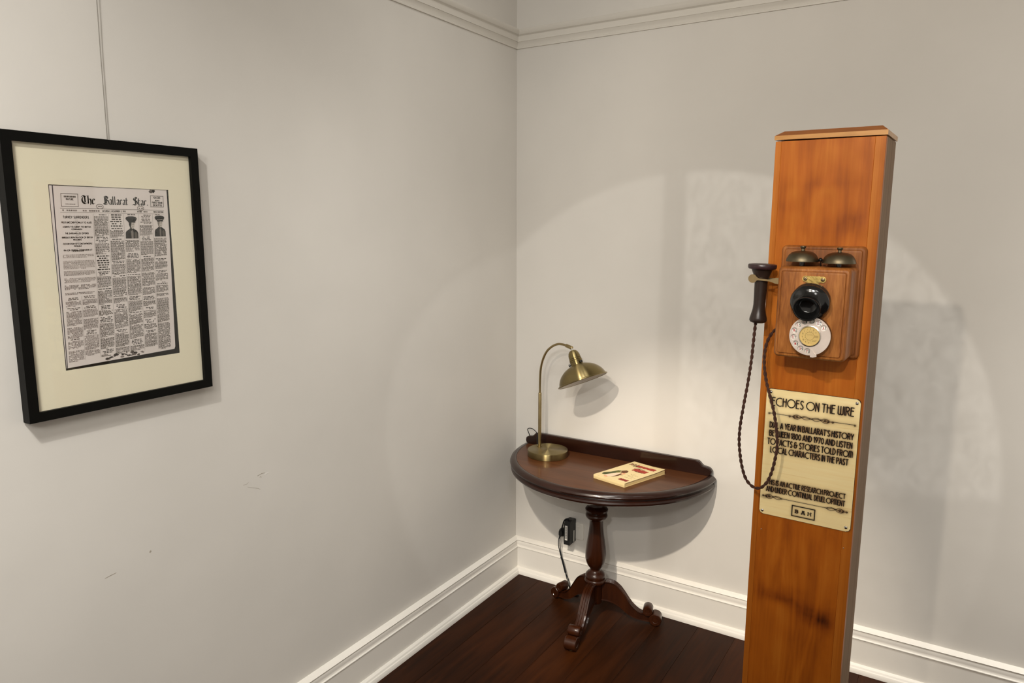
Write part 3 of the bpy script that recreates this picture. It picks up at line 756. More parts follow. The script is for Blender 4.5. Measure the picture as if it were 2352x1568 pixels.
# mouthpiece: local z runs out of the box, tipped a little down
mouth = MB().lathe([(0.020, 0.000), (0.0315, 0.003), (0.0335, 0.006), (0.0335, 0.013), (0.0318, 0.0155), (0.0300, 0.0160)], 48)
mo = mouth.build('mouthpiece', M['ebonite'], phone, True, 40)
mo['label'] = 'black bakelite mouthpiece'
mo.location = P3(0.0095, BF + 0.0008, 1.5198)
mo.rotation_euler = (R(90 + 19), 0, R(2))
mo2 = MB().lathe([(0.0290, 0.0155), (0.0338, 0.0175), (0.0352, 0.0215), (0.0340, 0.0265), (0.0290, 0.0305), (0.0225, 0.0335), (0.0208, 0.0380), (0.0215, 0.0450), (0.0232, 0.0500), (0.0240, 0.0520), (0.0238, 0.0532), (0.0226, 0.0535),
                  (0.0215, 0.0525), (0.0190, 0.0440), (0.0165, 0.0360), (0.0140, 0.0330), (0.0010, 0.0325)], 56, cap0=True, cap1=True)
mo2.build('mouthpiece_horn', M['bakelite'], mo, True, 50)

# dial
DU, DZ, DR = 0.0150, 1.4502, 0.0362
dial = empty('dial'); dial.parent = phone; dial.location = P3(DU, BF, DZ); dial.rotation_euler = (R(90), 0, 0)   # local x = u, y = z, z = out
bpy.data.objects.remove(dial)
dc = MB().lathe([(0.0340, 0.0), (0.0345, 0.004), (0.0335, 0.014), (0.0325, 0.0185)], 48)
dial = dc.build('dial', M['bakelite'], phone, True, 40)
dial.location = P3(DU, BF + 0.0001, DZ); dial.rotation_euler = (R(90), 0, 0)
MB().lathe([(0.0345, 0.0180), (0.0352, 0.0192), (0.0352, 0.0205), (0.0345, 0.0210), (0.0004, 0.0210)], 56).build('number_ring', M['enamel'], dial, True, 40)
def curve_plate(name, splines, z, ext, mat, parent, bev=0.0):
    cu = bpy.data.curves.new(name, 'CURVE'); cu.dimensions = '2D'; cu.fill_mode = 'BOTH'; cu.extrude = ext; cu.bevel_depth = bev; cu.bevel_resolution = 1
    for pts in splines:
        sp = cu.splines.new('POLY'); sp.points.add(len(pts) - 1)
        for p, q in zip(sp.points, pts): p.co = (q[0], q[1], 0, 1)
        sp.use_cyclic_u = True
    t = bpy.data.objects.new(name, cu); COL.objects.link(t)
    dg = bpy.context.evaluated_depsgraph_get()
    me = bpy.data.meshes.new_from_object(t.evaluated_get(dg))
    bpy.data.objects.remove(t); bpy.data.curves.remove(cu)
    me.materials.clear(); me.materials.append(mat)
    o = link(name, me, mat, parent); o.location = (0, 0, z)
    return o
HOLES = [35 + 25.6 * k for k in range(10)]
HR, hr = 0.0288, 0.0057
circ = lambda cx, cy, r, n: [(cx + r * math.cos(2 * PI * k / n), cy + r * math.sin(2 * PI * k / n)) for k in range(n)]
curve_plate('finger_plate', [circ(0, 0, DR, 72), circ(0, 0, 0.0190, 48)] + [circ(HR * math.cos(R(a)), HR * math.sin(R(a)), hr, 24) for a in HOLES], 0.0243, 0.0006, M['dial_plate'], dial, 0.0004)
LET = [('A', '1'), ('B', '2'), ('F', '3'), ('J', '4'), ('L', '5'), ('M', '6'), ('U', '7'), ('W', '8'), ('X', '9'), ('Y', '0')]
lb, nb = MB(), MB()
PLAIN = dict(DECO)
PLAIN['M'] = (0.60, [[(0, 0), (0.05, 1), (0.30, 0.35), (0.55, 1), (0.60, 0)]])
PLAIN['W'] = (0.66, [[(0, 1), (0.16, 0), (0.33, 0.75), (0.50, 0), (0.66, 1)]])
for (ch, dg_), a in zip(LET, HOLES):
    cx, cy = (HR + 0.0003) * math.cos(R(a)), (HR + 0.0003) * math.sin(R(a))
    cx += 0.0004; cy += -0.0004
    w, st = PLAIN[ch]; h = 0.0056
    sx = 0.0027 / max(w, 0.2) if w > 0 else 0.005
    ribbons(lb, [[(cx - 0.0031 + px * sx, cy - h / 2 + py * h) for px, py in s] for s in st], 0.00034, lambda x_, y_: (x_, y_, 0.02115), (0.42, 0.012, 0.012))
    w, st = DECO[dg_]; sx = 0.0022 / max(w, 0.3)
    ribbons(nb, [[(cx + 0.0008 + px * sx, cy - h / 2 - 0.0004 + py * h * 0.9) for px, py in s] for s in st], 0.00036, lambda x_, y_: (x_, y_, 0.02115), (0.012, 0.012, 0.012))
lb.build('ring_letters', M['ink'], dial); nb.build('ring_numbers', M['ink'], dial)
MB().lathe([(0.0176, 0.0236), (0.0198, 0.0242), (0.0204, 0.0256), (0.0198, 0.0272), (0.0186, 0.0276), (0.0178, 0.0268), (0.0176, 0.0236)], 56, cap0=False, cap1=False).build('dial_rim', M['steel'], dial, True, 50)
cardo = MB().lathe([(0.0179, 0.0236), (0.0179, 0.0244), (0.0004, 0.0246)], 48).build('centre_card', M['card'], dial, True, 30)
cb = MB()
cput = lambda x_, y_: (x_, y_, 0.02475)
dk = (0.16, 0.10, 0.03)
ribbons(cb, [[(0.0076 * math.cos(t), 0.0076 * math.sin(t)) for t in [2 * PI * k / 36 for k in range(37)]]], 0.00018, cput, dk, False)
for k, (ch, _) in enumerate(LET):
    a = R(HOLES[k]); w, st = DECO[ch]
    for s in st:
        pts = [((px - w / 2) * 0.0030, (py - 0.5) * 0.0030) for px, py in s]
        ribbons(cb, [[(x_ + 0.0130 * math.cos(a), y_ + 0.0130 * math.sin(a)) for x_, y_ in pts]], 0.00016, cput, dk, False)
    ribbons(cb, [[(0.0076 * math.cos(a + 0.2), 0.0076 * math.sin(a + 0.2)), (0.0108 * math.cos(a + 0.2), 0.0108 * math.sin(a + 0.2))]], 0.00012, cput, dk, False)
for x0_, x1_, y_ in ((-0.005, 0.0055, 0.0022), (0.0078, 0.0150, 0.0012), (0.0080, 0.0155, -0.0004), (0.0078, 0.0152, -0.0020), (0.0050, 0.0135, -0.0078), (0.0045, 0.0110, -0.0095)):
    ribbons(cb, [[(x0_, y_), (x1_, y_)]], 0.00022, cput, dk, False)
cb.build('card_print', M['ink'], dial)
MB().lathe([(0.0179, 0.0254), (0.0150, 0.0262), (0.0100, 0.0268), (0.0004, 0.0270)], 40, cap0=False).build('card_window', M['celluloid'], dial, True, 60)
# finger stop
fs = [(0.0042, -0.0250), (0.0070, -0.0246), (0.0086, -0.0290), (0.0150, -0.0352), (0.0148, -0.0375), (0.0085, -0.0395), (0.0035, -0.0392), (0.0030, -0.0330)]
MB().loft([[(x_, y_, 0.0252) for x_, y_ in fs], [(x_, y_, 0.0266) for x_, y_ in fs]]).build('finger_stop', M['dial_plate'], dial)

# switch hook
hk = []
top = [(-0.0578, 1.5525), (-0.0665, 1.5522), (-0.0725, 1.5494), (-0.0790, 1.5484), (-0.0985, 1.5496), (-0.1025, 1.5522)]
bot = [(-0.1025, 1.5454), (-0.0985, 1.5458), (-0.0790, 1.5448), (-0.0725, 1.5432), (-0.0665, 1.5408), (-0.0578, 1.5402)]
disc = arc(-0.1108, 1.5488, 0.0086, 0.0086, 24, 336, 22)
shape = list(reversed([(u, z) for u, z in top] + disc + bot))
hko = MB()
hko.loft([[P3(u, 0.0655, z) for u, z in shape], [P3(u, 0.0680, z) for u, z in shape]])
hko.box(P3(-0.0990, 0.0320, 0)[0], P3(-0.0578, 0.0340, 0)[0], -0.0345, -0.0320, 1.5440 - TB[2], 1.5492 - TB[2])
hko.box(P3(-0.0680, 0, 0)[0], P3(-0.0575, 0, 0)[0], -0.0660, -0.0330, 1.5440 - TB[2], 1.5492 - TB[2])
hko.build('switch_hook', M['dull_brass'], phone)

# receiver hanging in the fork, local z up
rz = 1.4585
rec = MB().lathe([(0.0030, 0.0000), (0.0105, 0.0002), (0.0160, 0.0022), (0.0178, 0.0058), (0.0172, 0.0105), (0.0148, 0.0185), (0.0128, 0.0270), (0.0120, 0.0360), (0.0122, 0.0500), (0.0128, 0.0660), (0.0130, 0.0800),
                  (0.0140, 0.0870), (0.0172, 0.0960), (0.0206, 0.1035), (0.0222, 0.1060)], 44).build('receiver', M['ebonite'], phone, True, 50)
rec['label'] = 'dark brown receiver hanging on the hook'
rec.location = P3(-0.1002, 0.0500, rz); rec.rotation_euler = (0, R(1.2), 0); rec.scale = (0.97, 0.97, 1.035)
MB().lathe([(0.0215, 0.1050), (0.0268, 0.1058), (0.0284, 0.1080), (0.0286, 0.1120), (0.0278, 0.1142), (0.0262, 0.1150), (0.0225, 0.1142), (0.0150, 0.1120), (0.0040, 0.1110), (0.0035, 0.1095), (0.0004, 0.1094)], 48).build('ear_cap', M['ebonite_cap'], rec, True, 40)

# braided cord, two twisted strands
cord_path = [(-0.1045, 0.050, 1.4590), (-0.1050, 0.050, 1.4490), (-0.1060, 0.052, 1.4200), (-0.1072, 0.055, 1.3785), (-0.1110, 0.058, 1.3300), (-0.1160, 0.060, 1.2850), (-0.1207, 0.060, 1.2377), (-0.1208, 0.059, 1.2050),
             (-0.1170, 0.058, 1.1750), (-0.1110, 0.057, 1.1480), (-0.1030, 0.056, 1.1280), (-0.0920, 0.055, 1.1160), (-0.0800, 0.055, 1.1125), (-0.0690, 0.055, 1.1180), (-0.0590, 0.055, 1.1330), (-0.0520, 0.054, 1.1560), (-0.0470, 0.053, 1.1880),
             (-0.0462, 0.051, 1.2150), (-0.0505, 0.049, 1.2450), (-0.0585, 0.046, 1.2800), (-0.0705, 0.043, 1.3150), (-0.0800, 0.040, 1.3450), (-0.0858, 0.037, 1.3750), (-0.0865, 0.033, 1.4050), (-0.0800, 0.029, 1.4300), (-0.0700, 0.025, 1.4440), (-0.0575, 0.022, 1.4480)]
cp = catmull(cord_path, 14)
L_ = 0.0; cum = [0.0]
for a, b_ in zip(cp, cp[1:]):
    L_ += (b_ - a).length; cum.append(L_)
strand = MB()
for ph in (0, PI):
    pts = []
    for i, p in enumerate(cp):
        t = (cp[min(i + 1, len(cp) - 1)] - cp[max(i - 1, 0)]).normalized()
        n1 = t.cross(Vector((0, 1, 0))).normalized(); n2 = t.cross(n1)
        a = ph + cum[i] / 0.0235 * 2 * PI
        q = p + (n1 * math.cos(a) + n2 * math.sin(a)) * 0.00165
        pts.append(P3(q.x, q.y, q.z))
    strand.tube(pts, 0.00185, 8)
strand.build('receiver_cord', M['cord'], phone, True, 60)

# ------------------------------------------------------------------ HALF-ROUND TABLE
TX = 0.508
table = empty('side_table', 'half-round dark mahogany pedestal table against the right wall', 'table', (TX, -0.19, 0))
YT = -0.012
def half_ring(prof, n=64, yc=YT):
    """half lathe (front half), closed by a flat back"""
    loops = []
    for r, z in prof:
        loops.append([(r * math.cos(PI + PI * k / n), yc + 0.19 + r * math.sin(PI + PI * k / n), z) for k in range(n + 1)])
    return loops
tt = MB(); tt.loft(half_ring([(0.424, 0.626), (0.424, 0.6548)]))
tt.build('tabletop', M['mahogany'], table)
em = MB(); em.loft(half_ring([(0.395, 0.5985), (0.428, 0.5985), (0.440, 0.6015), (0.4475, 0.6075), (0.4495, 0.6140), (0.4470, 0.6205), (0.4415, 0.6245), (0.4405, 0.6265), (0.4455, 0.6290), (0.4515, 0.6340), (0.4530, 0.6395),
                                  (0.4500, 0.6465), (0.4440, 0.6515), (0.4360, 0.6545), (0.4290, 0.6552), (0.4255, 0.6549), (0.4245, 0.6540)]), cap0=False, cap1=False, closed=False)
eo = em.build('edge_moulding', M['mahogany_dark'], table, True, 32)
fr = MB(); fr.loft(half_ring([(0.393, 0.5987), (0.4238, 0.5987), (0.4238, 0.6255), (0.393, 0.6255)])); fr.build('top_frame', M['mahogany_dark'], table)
# splashback with S-curved ends
half = [(0.0, 0.712), (0.372, 0.712), (0.382, 0.7105), (0.389, 0.706), (0.396, 0.6975), (0.404, 0.6925), (0.414, 0.6915), (0.424, 0.690), (0.432, 0.6855), (0.437, 0.679), (0.4385, 0.6715), (0.436, 0.6645), (0.428, 0.6552)]
sil = [(x_, z_) for x_, z_ in half] + [(-x_, z_) for x_, z_ in reversed(half[1:])]
sb = MB()
def ins(pts, d):
    cxm, czm = 0, 0.68
    return [(x_ - math.copysign(min(d, abs(x_)), x_), max(z_ - (d if z_ > 0.66 else 0), 0.6552)) for x_, z_ in pts]
sb.loft([[(x_, YT + 0.19, z_) for x_, z_ in sil], [(x_, YT - 0.014 + 0.19, z_) for x_, z_ in sil], [(x_, YT - 0.018 + 0.19, z_) for x_, z_ in ins(sil, 0.0035)]])
sb.build('splashback', M['mahogany_dark'], table, True, 35)
# turned pedestal (axis on the table's origin, shifted to where it stands)
PXO = 0.008
ped = MB().lathe([(0.036, 0.150), (0.0440, 0.1560), (0.0465, 0.1640), (0.0440, 0.1720), (0.0415, 0.1740), (0.0425, 0.1780), (0.0430, 0.1850), (0.0405, 0.1930), (0.0330, 0.2010), (0.0250, 0.2070), (0.0225, 0.2120), (0.0230, 0.2170), (0.0280, 0.2240), (0.0360, 0.2350),
                  (0.0420, 0.2520), (0.0445, 0.2700), (0.0440, 0.2900), (0.0405, 0.3200), (0.0360, 0.3500), (0.0315, 0.3800), (0.0288, 0.4080), (0.0285, 0.4300), (0.0310, 0.4370), (0.0330, 0.4390), (0.0420, 0.4440), (0.0465, 0.4520), (0.0455, 0.4590), (0.0400, 0.4640),
                  (0.0380, 0.4660), (0.0410, 0.4690), (0.0470, 0.4740), (0.0480, 0.4820), (0.0430, 0.4890), (0.0340, 0.4930), (0.0305, 0.4980), (0.0310, 0.5200), (0.0340, 0.5500), (0.0420, 0.5800), (0.0700, 0.5950), (0.0750, 0.5985)], 48)
ped.move((PXO, 0, 0)).build('pedestal', M['mahogany_turned'], table, True, 40)
MB().box(-0.16, 0.18, -0.11, 0.11, 0.5905, 0.6250).build('top_block', M['mahogany_dark'], table)
MB().lathe([(0.026, 0.062), (0.032, 0.066), (0.034, 0.075), (0.034, 0.152), (0.036, 0.156)], 36).move((PXO, 0, 0)).build('hub', M['mahogany_turned'], table, True, 40)
def leg():
    topc = [(0.020, 0.152), (0.035, 0.162), (0.060, 0.166), (0.085, 0.160), (0.108, 0.143), (0.128, 0.118), (0.146, 0.092), (0.166, 0.068), (0.190, 0.050), (0.212, 0.044), (0.232, 0.044)]
    botc = [(0.246, 0.014), (0.222, 0.015), (0.190, 0.018), (0.160, 0.026), (0.134, 0.042), (0.112, 0.060), (0.086, 0.074), (0.060, 0.081), (0.035, 0.083), (0.020, 0.083)]
    T = [tuple(p)[:2] for p in catmull([(a, b_, 0) for a, b_ in topc], 4)]; B = [tuple(p)[:2] for p in catmull([(a, b_, 0) for a, b_ in botc], 4)]
    o = T + B
    b = MB()
    cx = 0.12; 
    b.loft([[(s, -0.012, z + (0.002 if z < 0.09 and s > 0.03 else -0.003)) for s, z in o], [(s, -0.0185, z) for s, z in o], [(s, 0.0185, z) for s, z in o], [(s, 0.012, z + (0.002 if z < 0.09 and s > 0.03 else -0.003)) for s, z in o]])
    for q in (-0.010, 0.0, 0.010):
        b.tube([(s, q, z - 0.0005) for s, z in T[:-6]], 0.0032, 6)
    ym = Matrix.Rotation(R(90), 4, 'X')
    for (s, z, r, h) in ((0.226, 0.062, 0.0205, 0.024), (0.258, 0.0275, 0.0262, 0.024)):
        b.lathe([(r * 0.45, -h + 0.0015), (r * 0.5, -h), (r * 0.92, -h), (r, -h + 0.0025), (r, h - 0.0025), (r * 0.92, h), (r * 0.5, h), (r * 0.45, h - 0.0015)], 28, Matrix.Translation((s, 0, z)) @ ym)
    return b
lm = leg().mesh('leg'); lm.materials.append(M['mahogany_turned']); lm.shade_smooth(); lm.set_sharp_from_angle(angle=R(35))
gm = MB().lathe([(0.011, 0.0), (0.012, 0.001), (0.012, 0.003)], 16).mesh('glide'); gm.materials.append(M['dull_brass'])
for a, ls in ((16.5, 1.0), (165, 0.84), (277, 1.10)):
    o = bpy.data.objects.new('leg', lm); COL.objects.link(o); o.parent = table
    o.location = (PXO, 0, 0); o.rotation_euler = (0, 0, R(a)); o.scale = (ls, 1, 1)
    gl = bpy.data.objects.new('glide', gm); COL.objects.link(gl); gl.parent = o; gl.location = (0.258, 0, 0)

# ------------------------------------------------------------------ DESK LAMP
ZTB = 0.6549
LB = Vector((0.2495, -0.1380, ZTB))
lamp = empty('desk_lamp', 'antique brass desk lamp with a dome shade on the half-round table', 'lamp', LB)
MB().lathe([(0.0865, 0.0), (0.0888, 0.0012), (0.0893, 0.0040), (0.0893, 0.0245), (0.0885, 0.0272), (0.0865, 0.0284), (0.0600, 0.0286), (0.0040, 0.0287)], 72).build('base', M['brass'], lamp, True, 30)
SD = Vector((0.947, -0.320, 0)).normalized()
SF = Vector((0.1968, -0.1190, 0)) - Vector((LB.x, LB.y, 0))
def sp(s, z):
    p = SF + SD * s; return (p.x, p.y, z - LB.z)
MB().lathe([(0.0105, 0.0), (0.0105, 0.003), (0.0075, 0.004), (0.0072, 0.010), (0.0072, 0.2430), (0.0064, 0.2450), (0.0050, 0.2452)], 24, Matrix.Translation((SF.x, SF.y, 0.0286))).build('stem', M['brass_tube'], lamp, True, 40)
arm_pts = catmull([sp(0, 0.92), sp(0.0, 0.98), sp(0.004, 1.035), sp(0.018, 1.080), (sp(0.042, 1.118)), sp(0.075, 1.144), sp(0.110, 1.1590), sp(0.140, 1.1620), sp(0.165, 1.1600)], 8)
MB().tube(arm_pts, 0.0050, 14).build('arm', M['brass_tube'], lamp, True, 60)
jo = MB().tube([sp(0.162, 1.1606), sp(0.165, 1.1600), sp(0.198, 1.1540), sp(0.1995, 1.1537)], [0.0062, 0.0078, 0.0078, 0.0066], 18).build('joint', M['brass_tube'], lamp, True, 50)
# shade in its own frame: local z = from rim to cap
ax = Vector((0.4240, -0.0840, -0.9017)).normalized()
rr = Vector((0.8897, 0.4562, 0.0177)); rr = (rr - ax * rr.dot(ax)).normalized()
zz = -ax; yy = zz.cross(rr)
TOP = Vector(sp(0.2000, 1.1450))
shm = Matrix((rr, yy, zz)).transposed().to_4x4(); shm.translation = TOP
prof = [(0.0004, 0.0), (0.0080, -0.0008), (0.0150, -0.0045), (0.0205, -0.0115), (0.0238, -0.0215), (0.0250, -0.0320), (0.0250, -0.0352), (0.0242, -0.0360), (0.0262, -0.0375), (0.0264, -0.0420), (0.0252, -0.0432), (0.0272, -0.0450), (0.0274, -0.0490), (0.0262, -0.0502),
        (0.0262, -0.0640), (0.0285, -0.0650), (0.0400, -0.0685), (0.0550, -0.0745), (0.0690, -0.0830), (0.0810, -0.0935), (0.0905, -0.1055), (0.0970, -0.1180), (0.1000, -0.1270), (0.1010, -0.1300), (0.1050, -0.1310), (0.1072, -0.1325), (0.1076, -0.1345), (0.1066, -0.1362), (0.1035, -0.1368), (0.1005, -0.1355)]
shade = MB().lathe(list(reversed(prof)), 80, cap0=False).build('shade', M['brass'], lamp, True, 28)
shade.matrix_local = shm
MB().lathe([(0.1004, -0.1352), (0.0985, -0.1260), (0.0955, -0.1180), (0.0890, -0.1060), (0.0795, -0.0945), (0.0675, -0.0842), (0.0540, -0.0760), (0.0390, -0.0700), (0.0250, -0.0668), (0.0004, -0.0665)], 64, cap0=False).build('liner', M['liner'], shade, True, 60)
MB().tube([(0, 0, -0.001), (0, 0, 0.0050)], 0.0030, 14).build('pivot', M['steel'], shade, True)
MB().lathe([(0.0004, 0.0030), (0.0040, 0.0044), (0.0050, 0.0075), (0.0040, 0.0106), (0.0004, 0.0120)], 18).build('pivot_ball', M['steel'], shade, True, 80)
MB().lathe([(0.0130, -0.0660), (0.0145, -0.0800), (0.0145, -0.0980), (0.0120, -0.1000)], 20).build('bulb_socket', M['liner'], shade, True)
for a in (-52, 171, 60):
    m = Matrix.Rotation(R(a), 4, 'Z') @ Matrix.Translation((0.0258, 0, -0.0580)) @ Matrix.Rotation(R(90), 4, 'Y')
    MB().lathe([(0.0030, 0.0), (0.0030, 0.0025), (0.0056, 0.0030), (0.0058, 0.0075), (0.0045, 0.0090)], 16, m).build('thumb_screw', M['black_knob'], shade, True)
# flex leaves the back of the base, loops over the end of the splashback and drops behind the table
lc = catmull([(0.172, -0.095, 0.668), (0.150, -0.062, 0.690), (0.138, -0.040, 0.709), (0.128, -0.034, 0.7185), (0.110, -0.028, 0.7265), (0.092, -0.024, 0.7275), (0.0765, -0.020, 0.722), (0.0720, -0.014, 0.711), (0.0760, -0.0075, 0.694), (0.0800, -0.0055, 0.672), (0.0830, -0.0055, 0.640), (0.0900, -0.0055, 0.606), (0.110, -0.020, 0.592), (0.20, -0.07, 0.5925), (0.335, -0.115, 0.594)], 8)
MB().tube([(p - LB) for p in lc], 0.0017, 8).build('flex', M['black_flex'], lamp, True, 60)

# ------------------------------------------------------------------ BOOK
A = Vector((0.5490, -0.2960)); B = Vector((0.6985, -0.3330)); C_ = Vector((0.7770, -0.1000))
Cx = C_; Dx = A + (Cx - B)
BO = Vector(((A.x + Cx.x) / 2, (A.y + Cx.y) / 2, ZTB))
book = empty('paperback_book', 'cream paperback with red lettering panels lying on the half-round table', 'book', BO)
q = [A, B, Cx, Dx]
def bk(s, z, d=0.0):
    c = (A + B + Cx + Dx) / 4
    out = []
    for p in q:
        v = p - c
        out.append((p.x - v.normalized().x * d - BO.x, p.y - v.normalized().y * d - BO.y, z))
    return out
pg = MB(); pg.loft([bk(0, 0.0010, 0.0022), bk(0, 0.0150, 0.0022)]); pg.build('pages', M['pages'], book)
def bil(u, v):        # u along the spine A->B, v from spine to fore-edge
    p = A + (B - A) * u + (Dx - A) * v
    return p.x - BO.x, p.y - BO.y
# cover: back board, spine, front board with a slightly lifted corner
def lift(u, v):
    return 0.0156 + 0.0035 * max(0, u - 0.6) * max(0, v - 0.75) * 8 + 0.0010 * v * v
cv = MB()
nu_, nv_ = 10, 14
for k, thk in ((0, 0.0), (1, 0.0006)):
    base = len(cv.v)
    cv.v += [(*bil(i / nu_, j / nv_), lift(i / nu_, j / nv_) + thk) for j in range(nv_ + 1) for i in range(nu_ + 1)]
    for j in range(nv_):
        for i in range(nu_):
            a = base + j * (nu_ + 1) + i
            f = (a, a + 1, a + nu_ + 2, a + nu_ + 1)
            cv.f.append(f if k else tuple(reversed(f))); cv.c.append(None)
cvo = cv.build('front_cover', M['cover'], book, True, 40)
sp_l = []
for u in (0.0, 1.0):
    x0, y0 = bil(u, 0.0)
    d = (Dx - A).normalized()
    sp_l.append([(x0 + d.x * o_, y0 + d.y * o_, z_) for o_, z_ in ((0.004, 0.0004), (0.0006, 0.0008), (-0.0002, 0.0030), (-0.0005, 0.0080), (-0.0003, 0.0135), (0.0006, 0.0160), (0.0035, 0.0163), (0.0035, 0.0150), (0.003, 0.0020))])
MB().loft(sp_l).build('spine', M['cover'], book, True, 50)
MB().loft([bk(0, 0.0, 0.0), bk(0, 0.0009, 0.0)]).build('back_cover', M['cover'], book)
# inside of the front cover seen as a dark red line along the fore-edge
ie = MB()
for (u0, v0, u1, v1) in ((1.0, 0.02, 1.0, 1.0),):
    n = 14
    for k in range(n):
        ua, va = u0 + (u1 - u0) * k / n, v0 + (v1 - v0) * k / n; ub, vb = u0 + (u1 - u0) * (k + 1) / n, v0 + (v1 - v0) * (k + 1) / n
        pa, pb = bil(ua * 0.999, va), bil(ub * 0.999, vb)
        ie.add([(*pa, lift(ua, va) - 0.0011), (*pb, lift(ub, vb) - 0.0011), (*pb, lift(ub, vb) + 0.0001), (*pa, lift(ua, va) + 0.0001)], [(0, 1, 2, 3)])
ie.build('cover_lining', M['cover_edge'], cvo)
def poly(b, pts, col, d=0.00075):
    b.add([(*bil(u, v), lift(u, v) + d) for u, v in pts], [tuple(range(len(pts)))], col)
art = MB()
RED, DR_, GRN, BLK, SKIN, WHT, BRN = (0.33, 0.045, 0.030), (0.24, 0.03, 0.025), (0.075, 0.085, 0.030), (0.015, 0.013, 0.010), (0.72, 0.36, 0.20), (0.74, 0.58, 0.42), (0.13, 0.055, 0.025)
# ragged red title panels (u along spine, v away from it)
def rag(b, u0, u1, v0, v1, col, n=16, amp=0.012, d=0.00075):
    pts = []
    rnd = random.Random(int(u0 * 1000 + v0 * 77))
    for k in range(n + 1): pts.append((u0 + (u1 - u0) * k / n, v0 + rnd.uniform(-amp, amp)))
    for k in range(n + 1): pts.append((u1 - (u1 - u0) * k / n, v1 + rnd.uniform(-amp, amp)))
    for k in range(n):      # strip of quads
        b.add([(*bil(*p), lift(*p) + d) for p in (pts[k], pts[k + 1], pts[2 * n - k], pts[2 * n + 1 - k])], [(0, 1, 2, 3)], col)
rag(art, 0.30, 0.88, 0.800, 0.885, RED); rag(art, 0.42, 0.84, 0.600, 0.720, RED)
rag(art, 0.66, 0.93, 0.085, 0.165, DR_)
for k in range(7):
    u = 0.08 + 0.035 * k
    art.add([(*bil(u + du_, v), lift(u + du_, v) + 0.0009) for du_, v in ((0, 0.80 + 0.02 * (k % 2)), (0.025, 0.80 + 0.02 * (k % 2)), (0.025, 0.90 - 0.015 * (k % 3)), (0, 0.90 - 0.015 * (k % 3)))], [(0, 1, 2, 3)], (BLK, RED, BLK, BRN)[k % 4])
for (u0, u1, v) in ((0.44, 0.70, 0.735), (0.55, 0.80, 0.59), (0.38, 0.46, 0.70), (0.34, 0.50, 0.79), (0.22, 0.34, 0.785)):
    rag(art, u0, u1, v - 0.006, v + 0.008, BLK, 6, 0.004, 0.0009)
# cloaked walking figure, plain
poly(art, [(0.06, 0.20), (0.16, 0.30), (0.21, 0.44), (0.30, 0.47), (0.33, 0.36), (0.26, 0.24), (0.20, 0.12), (0.10, 0.12)], GRN)
poly(art, [(0.20, 0.12), (0.26, 0.24), (0.33, 0.36), (0.42, 0.34), (0.46, 0.20), (0.40, 0.10), (0.28, 0.07)], WHT, 0.00085)
poly(art, [(0.30, 0.47), (0.36, 0.53), (0.44, 0.52), (0.50, 0.44), (0.46, 0.38), (0.36, 0.38)], BRN, 0.0009)
poly(art, [(0.42, 0.34), (0.46, 0.38), (0.50, 0.36), (0.50, 0.22), (0.46, 0.14), (0.42, 0.10), (0.44, 0.20)], BRN, 0.0009)
poly(art, [(0.44, 0.36), (0.48, 0.40), (0.53, 0.38), (0.51, 0.33), (0.46, 0.31)], SKIN, 0.00095)
poly(art, [(0.24, 0.34), (0.30, 0.40), (0.36, 0.40), (0.33, 0.33)], (0.22, 0.20, 0.05), 0.0009)
poly(art, [(0.22, 0.08), (0.30, 0.10), (0.38, 0.06), (0.30, 0.04)], SKIN, 0.0009)
rnd = random.Random(3)
for (u0, u1, v) in ((0.62, 0.78, 0.44), (0.66, 0.90, 0.40), (0.60, 0.80, 0.35), (0.68, 0.92, 0.31), (0.66, 0.90, 0.25), (0.50, 0.60, 0.27)):
    u = u0
    while u < u1:
        w = rnd.uniform(0.02, 0.05)
        poly(art, [(u, v), (min(u + w, u1), v), (min(u + w, u1), v + 0.009), (u, v + 0.009)], (0.20, 0.14, 0.05)); u += w + 0.018
art.build('cover_art', M['ink'], cvo)

# ------------------------------------------------------------------ OUTLET, ADAPTER, PLUG
outlet = empty('power_outlet', 'white double wall power outlet above the baseboard under the table', 'outlet', (0.304, 0, 0.270))
pl = [(u - 0.304, z - 0.270) for u, z in rrect(0.242, 0.366, 0.232, 0.310, 0.006, 4)]
MB().loft([[(u, -0.0003, z) for u, z in pl], [(u, -0.006, z) for u, z in pl], [(u * 0.96, -0.0085, z * 0.94) for u, z in pl]]).build('cover_plate', M['white_plastic'], outlet)
for u in (-0.036, 0.036):
    MB().box(u - 0.006, u + 0.006, -0.0115, -0.0083, 0.014, 0.026).build('switch', M['white_plastic'], outlet)
adapter = empty('power_adapter', 'black power adapter with white label and hanging twin lead plugged into the outlet', 'adapter', (0.313, -0.0088, 0.224))
AO = Vector((0.313, -0.0088, 0.224))
def ad(p): return Vector(p) - AO
side = [(-0.0690, 0.2240), (-0.0690, 0.3230), (-0.0600, 0.3340), (-0.0470, 0.3370), (-0.0130, 0.3345), (-0.0105, 0.3320), (-0.0090, 0.2260)]
bd = MB(); bd.loft([[ad((x_, y_, z_)) for y_, z_ in side] for x_ in (0.2985, 0.3285)])
bd.build('body', M['black_plastic'], adapter)
MB().box(-0.0092, 0.0036, -0.0603, -0.0600, 0.0215, 0.0905).build('label', M['paper_label'], adapter)
tx = MB()
rnd = random.Random(11)
z_ = 0.027
while z_ < 0.084:
    h_ = rnd.uniform(0.003, 0.007)
    tx.add([(x_, -0.0605, zq) for x_, zq in ((-0.0052, z_), (-0.0006, z_), (-0.0012, z_ + h_), (-0.0048, z_ + h_))], [(0, 1, 2, 3)], (0.10, 0.09, 0.08)); z_ += h_ + 0.0022
tx.build('label_print', M['ink'], adapter)
MB().box(0.0155, 0.0158, -0.0220, -0.0150, 0.0040, 0.0580).build('rating_label', M['paper_label'], adapter)
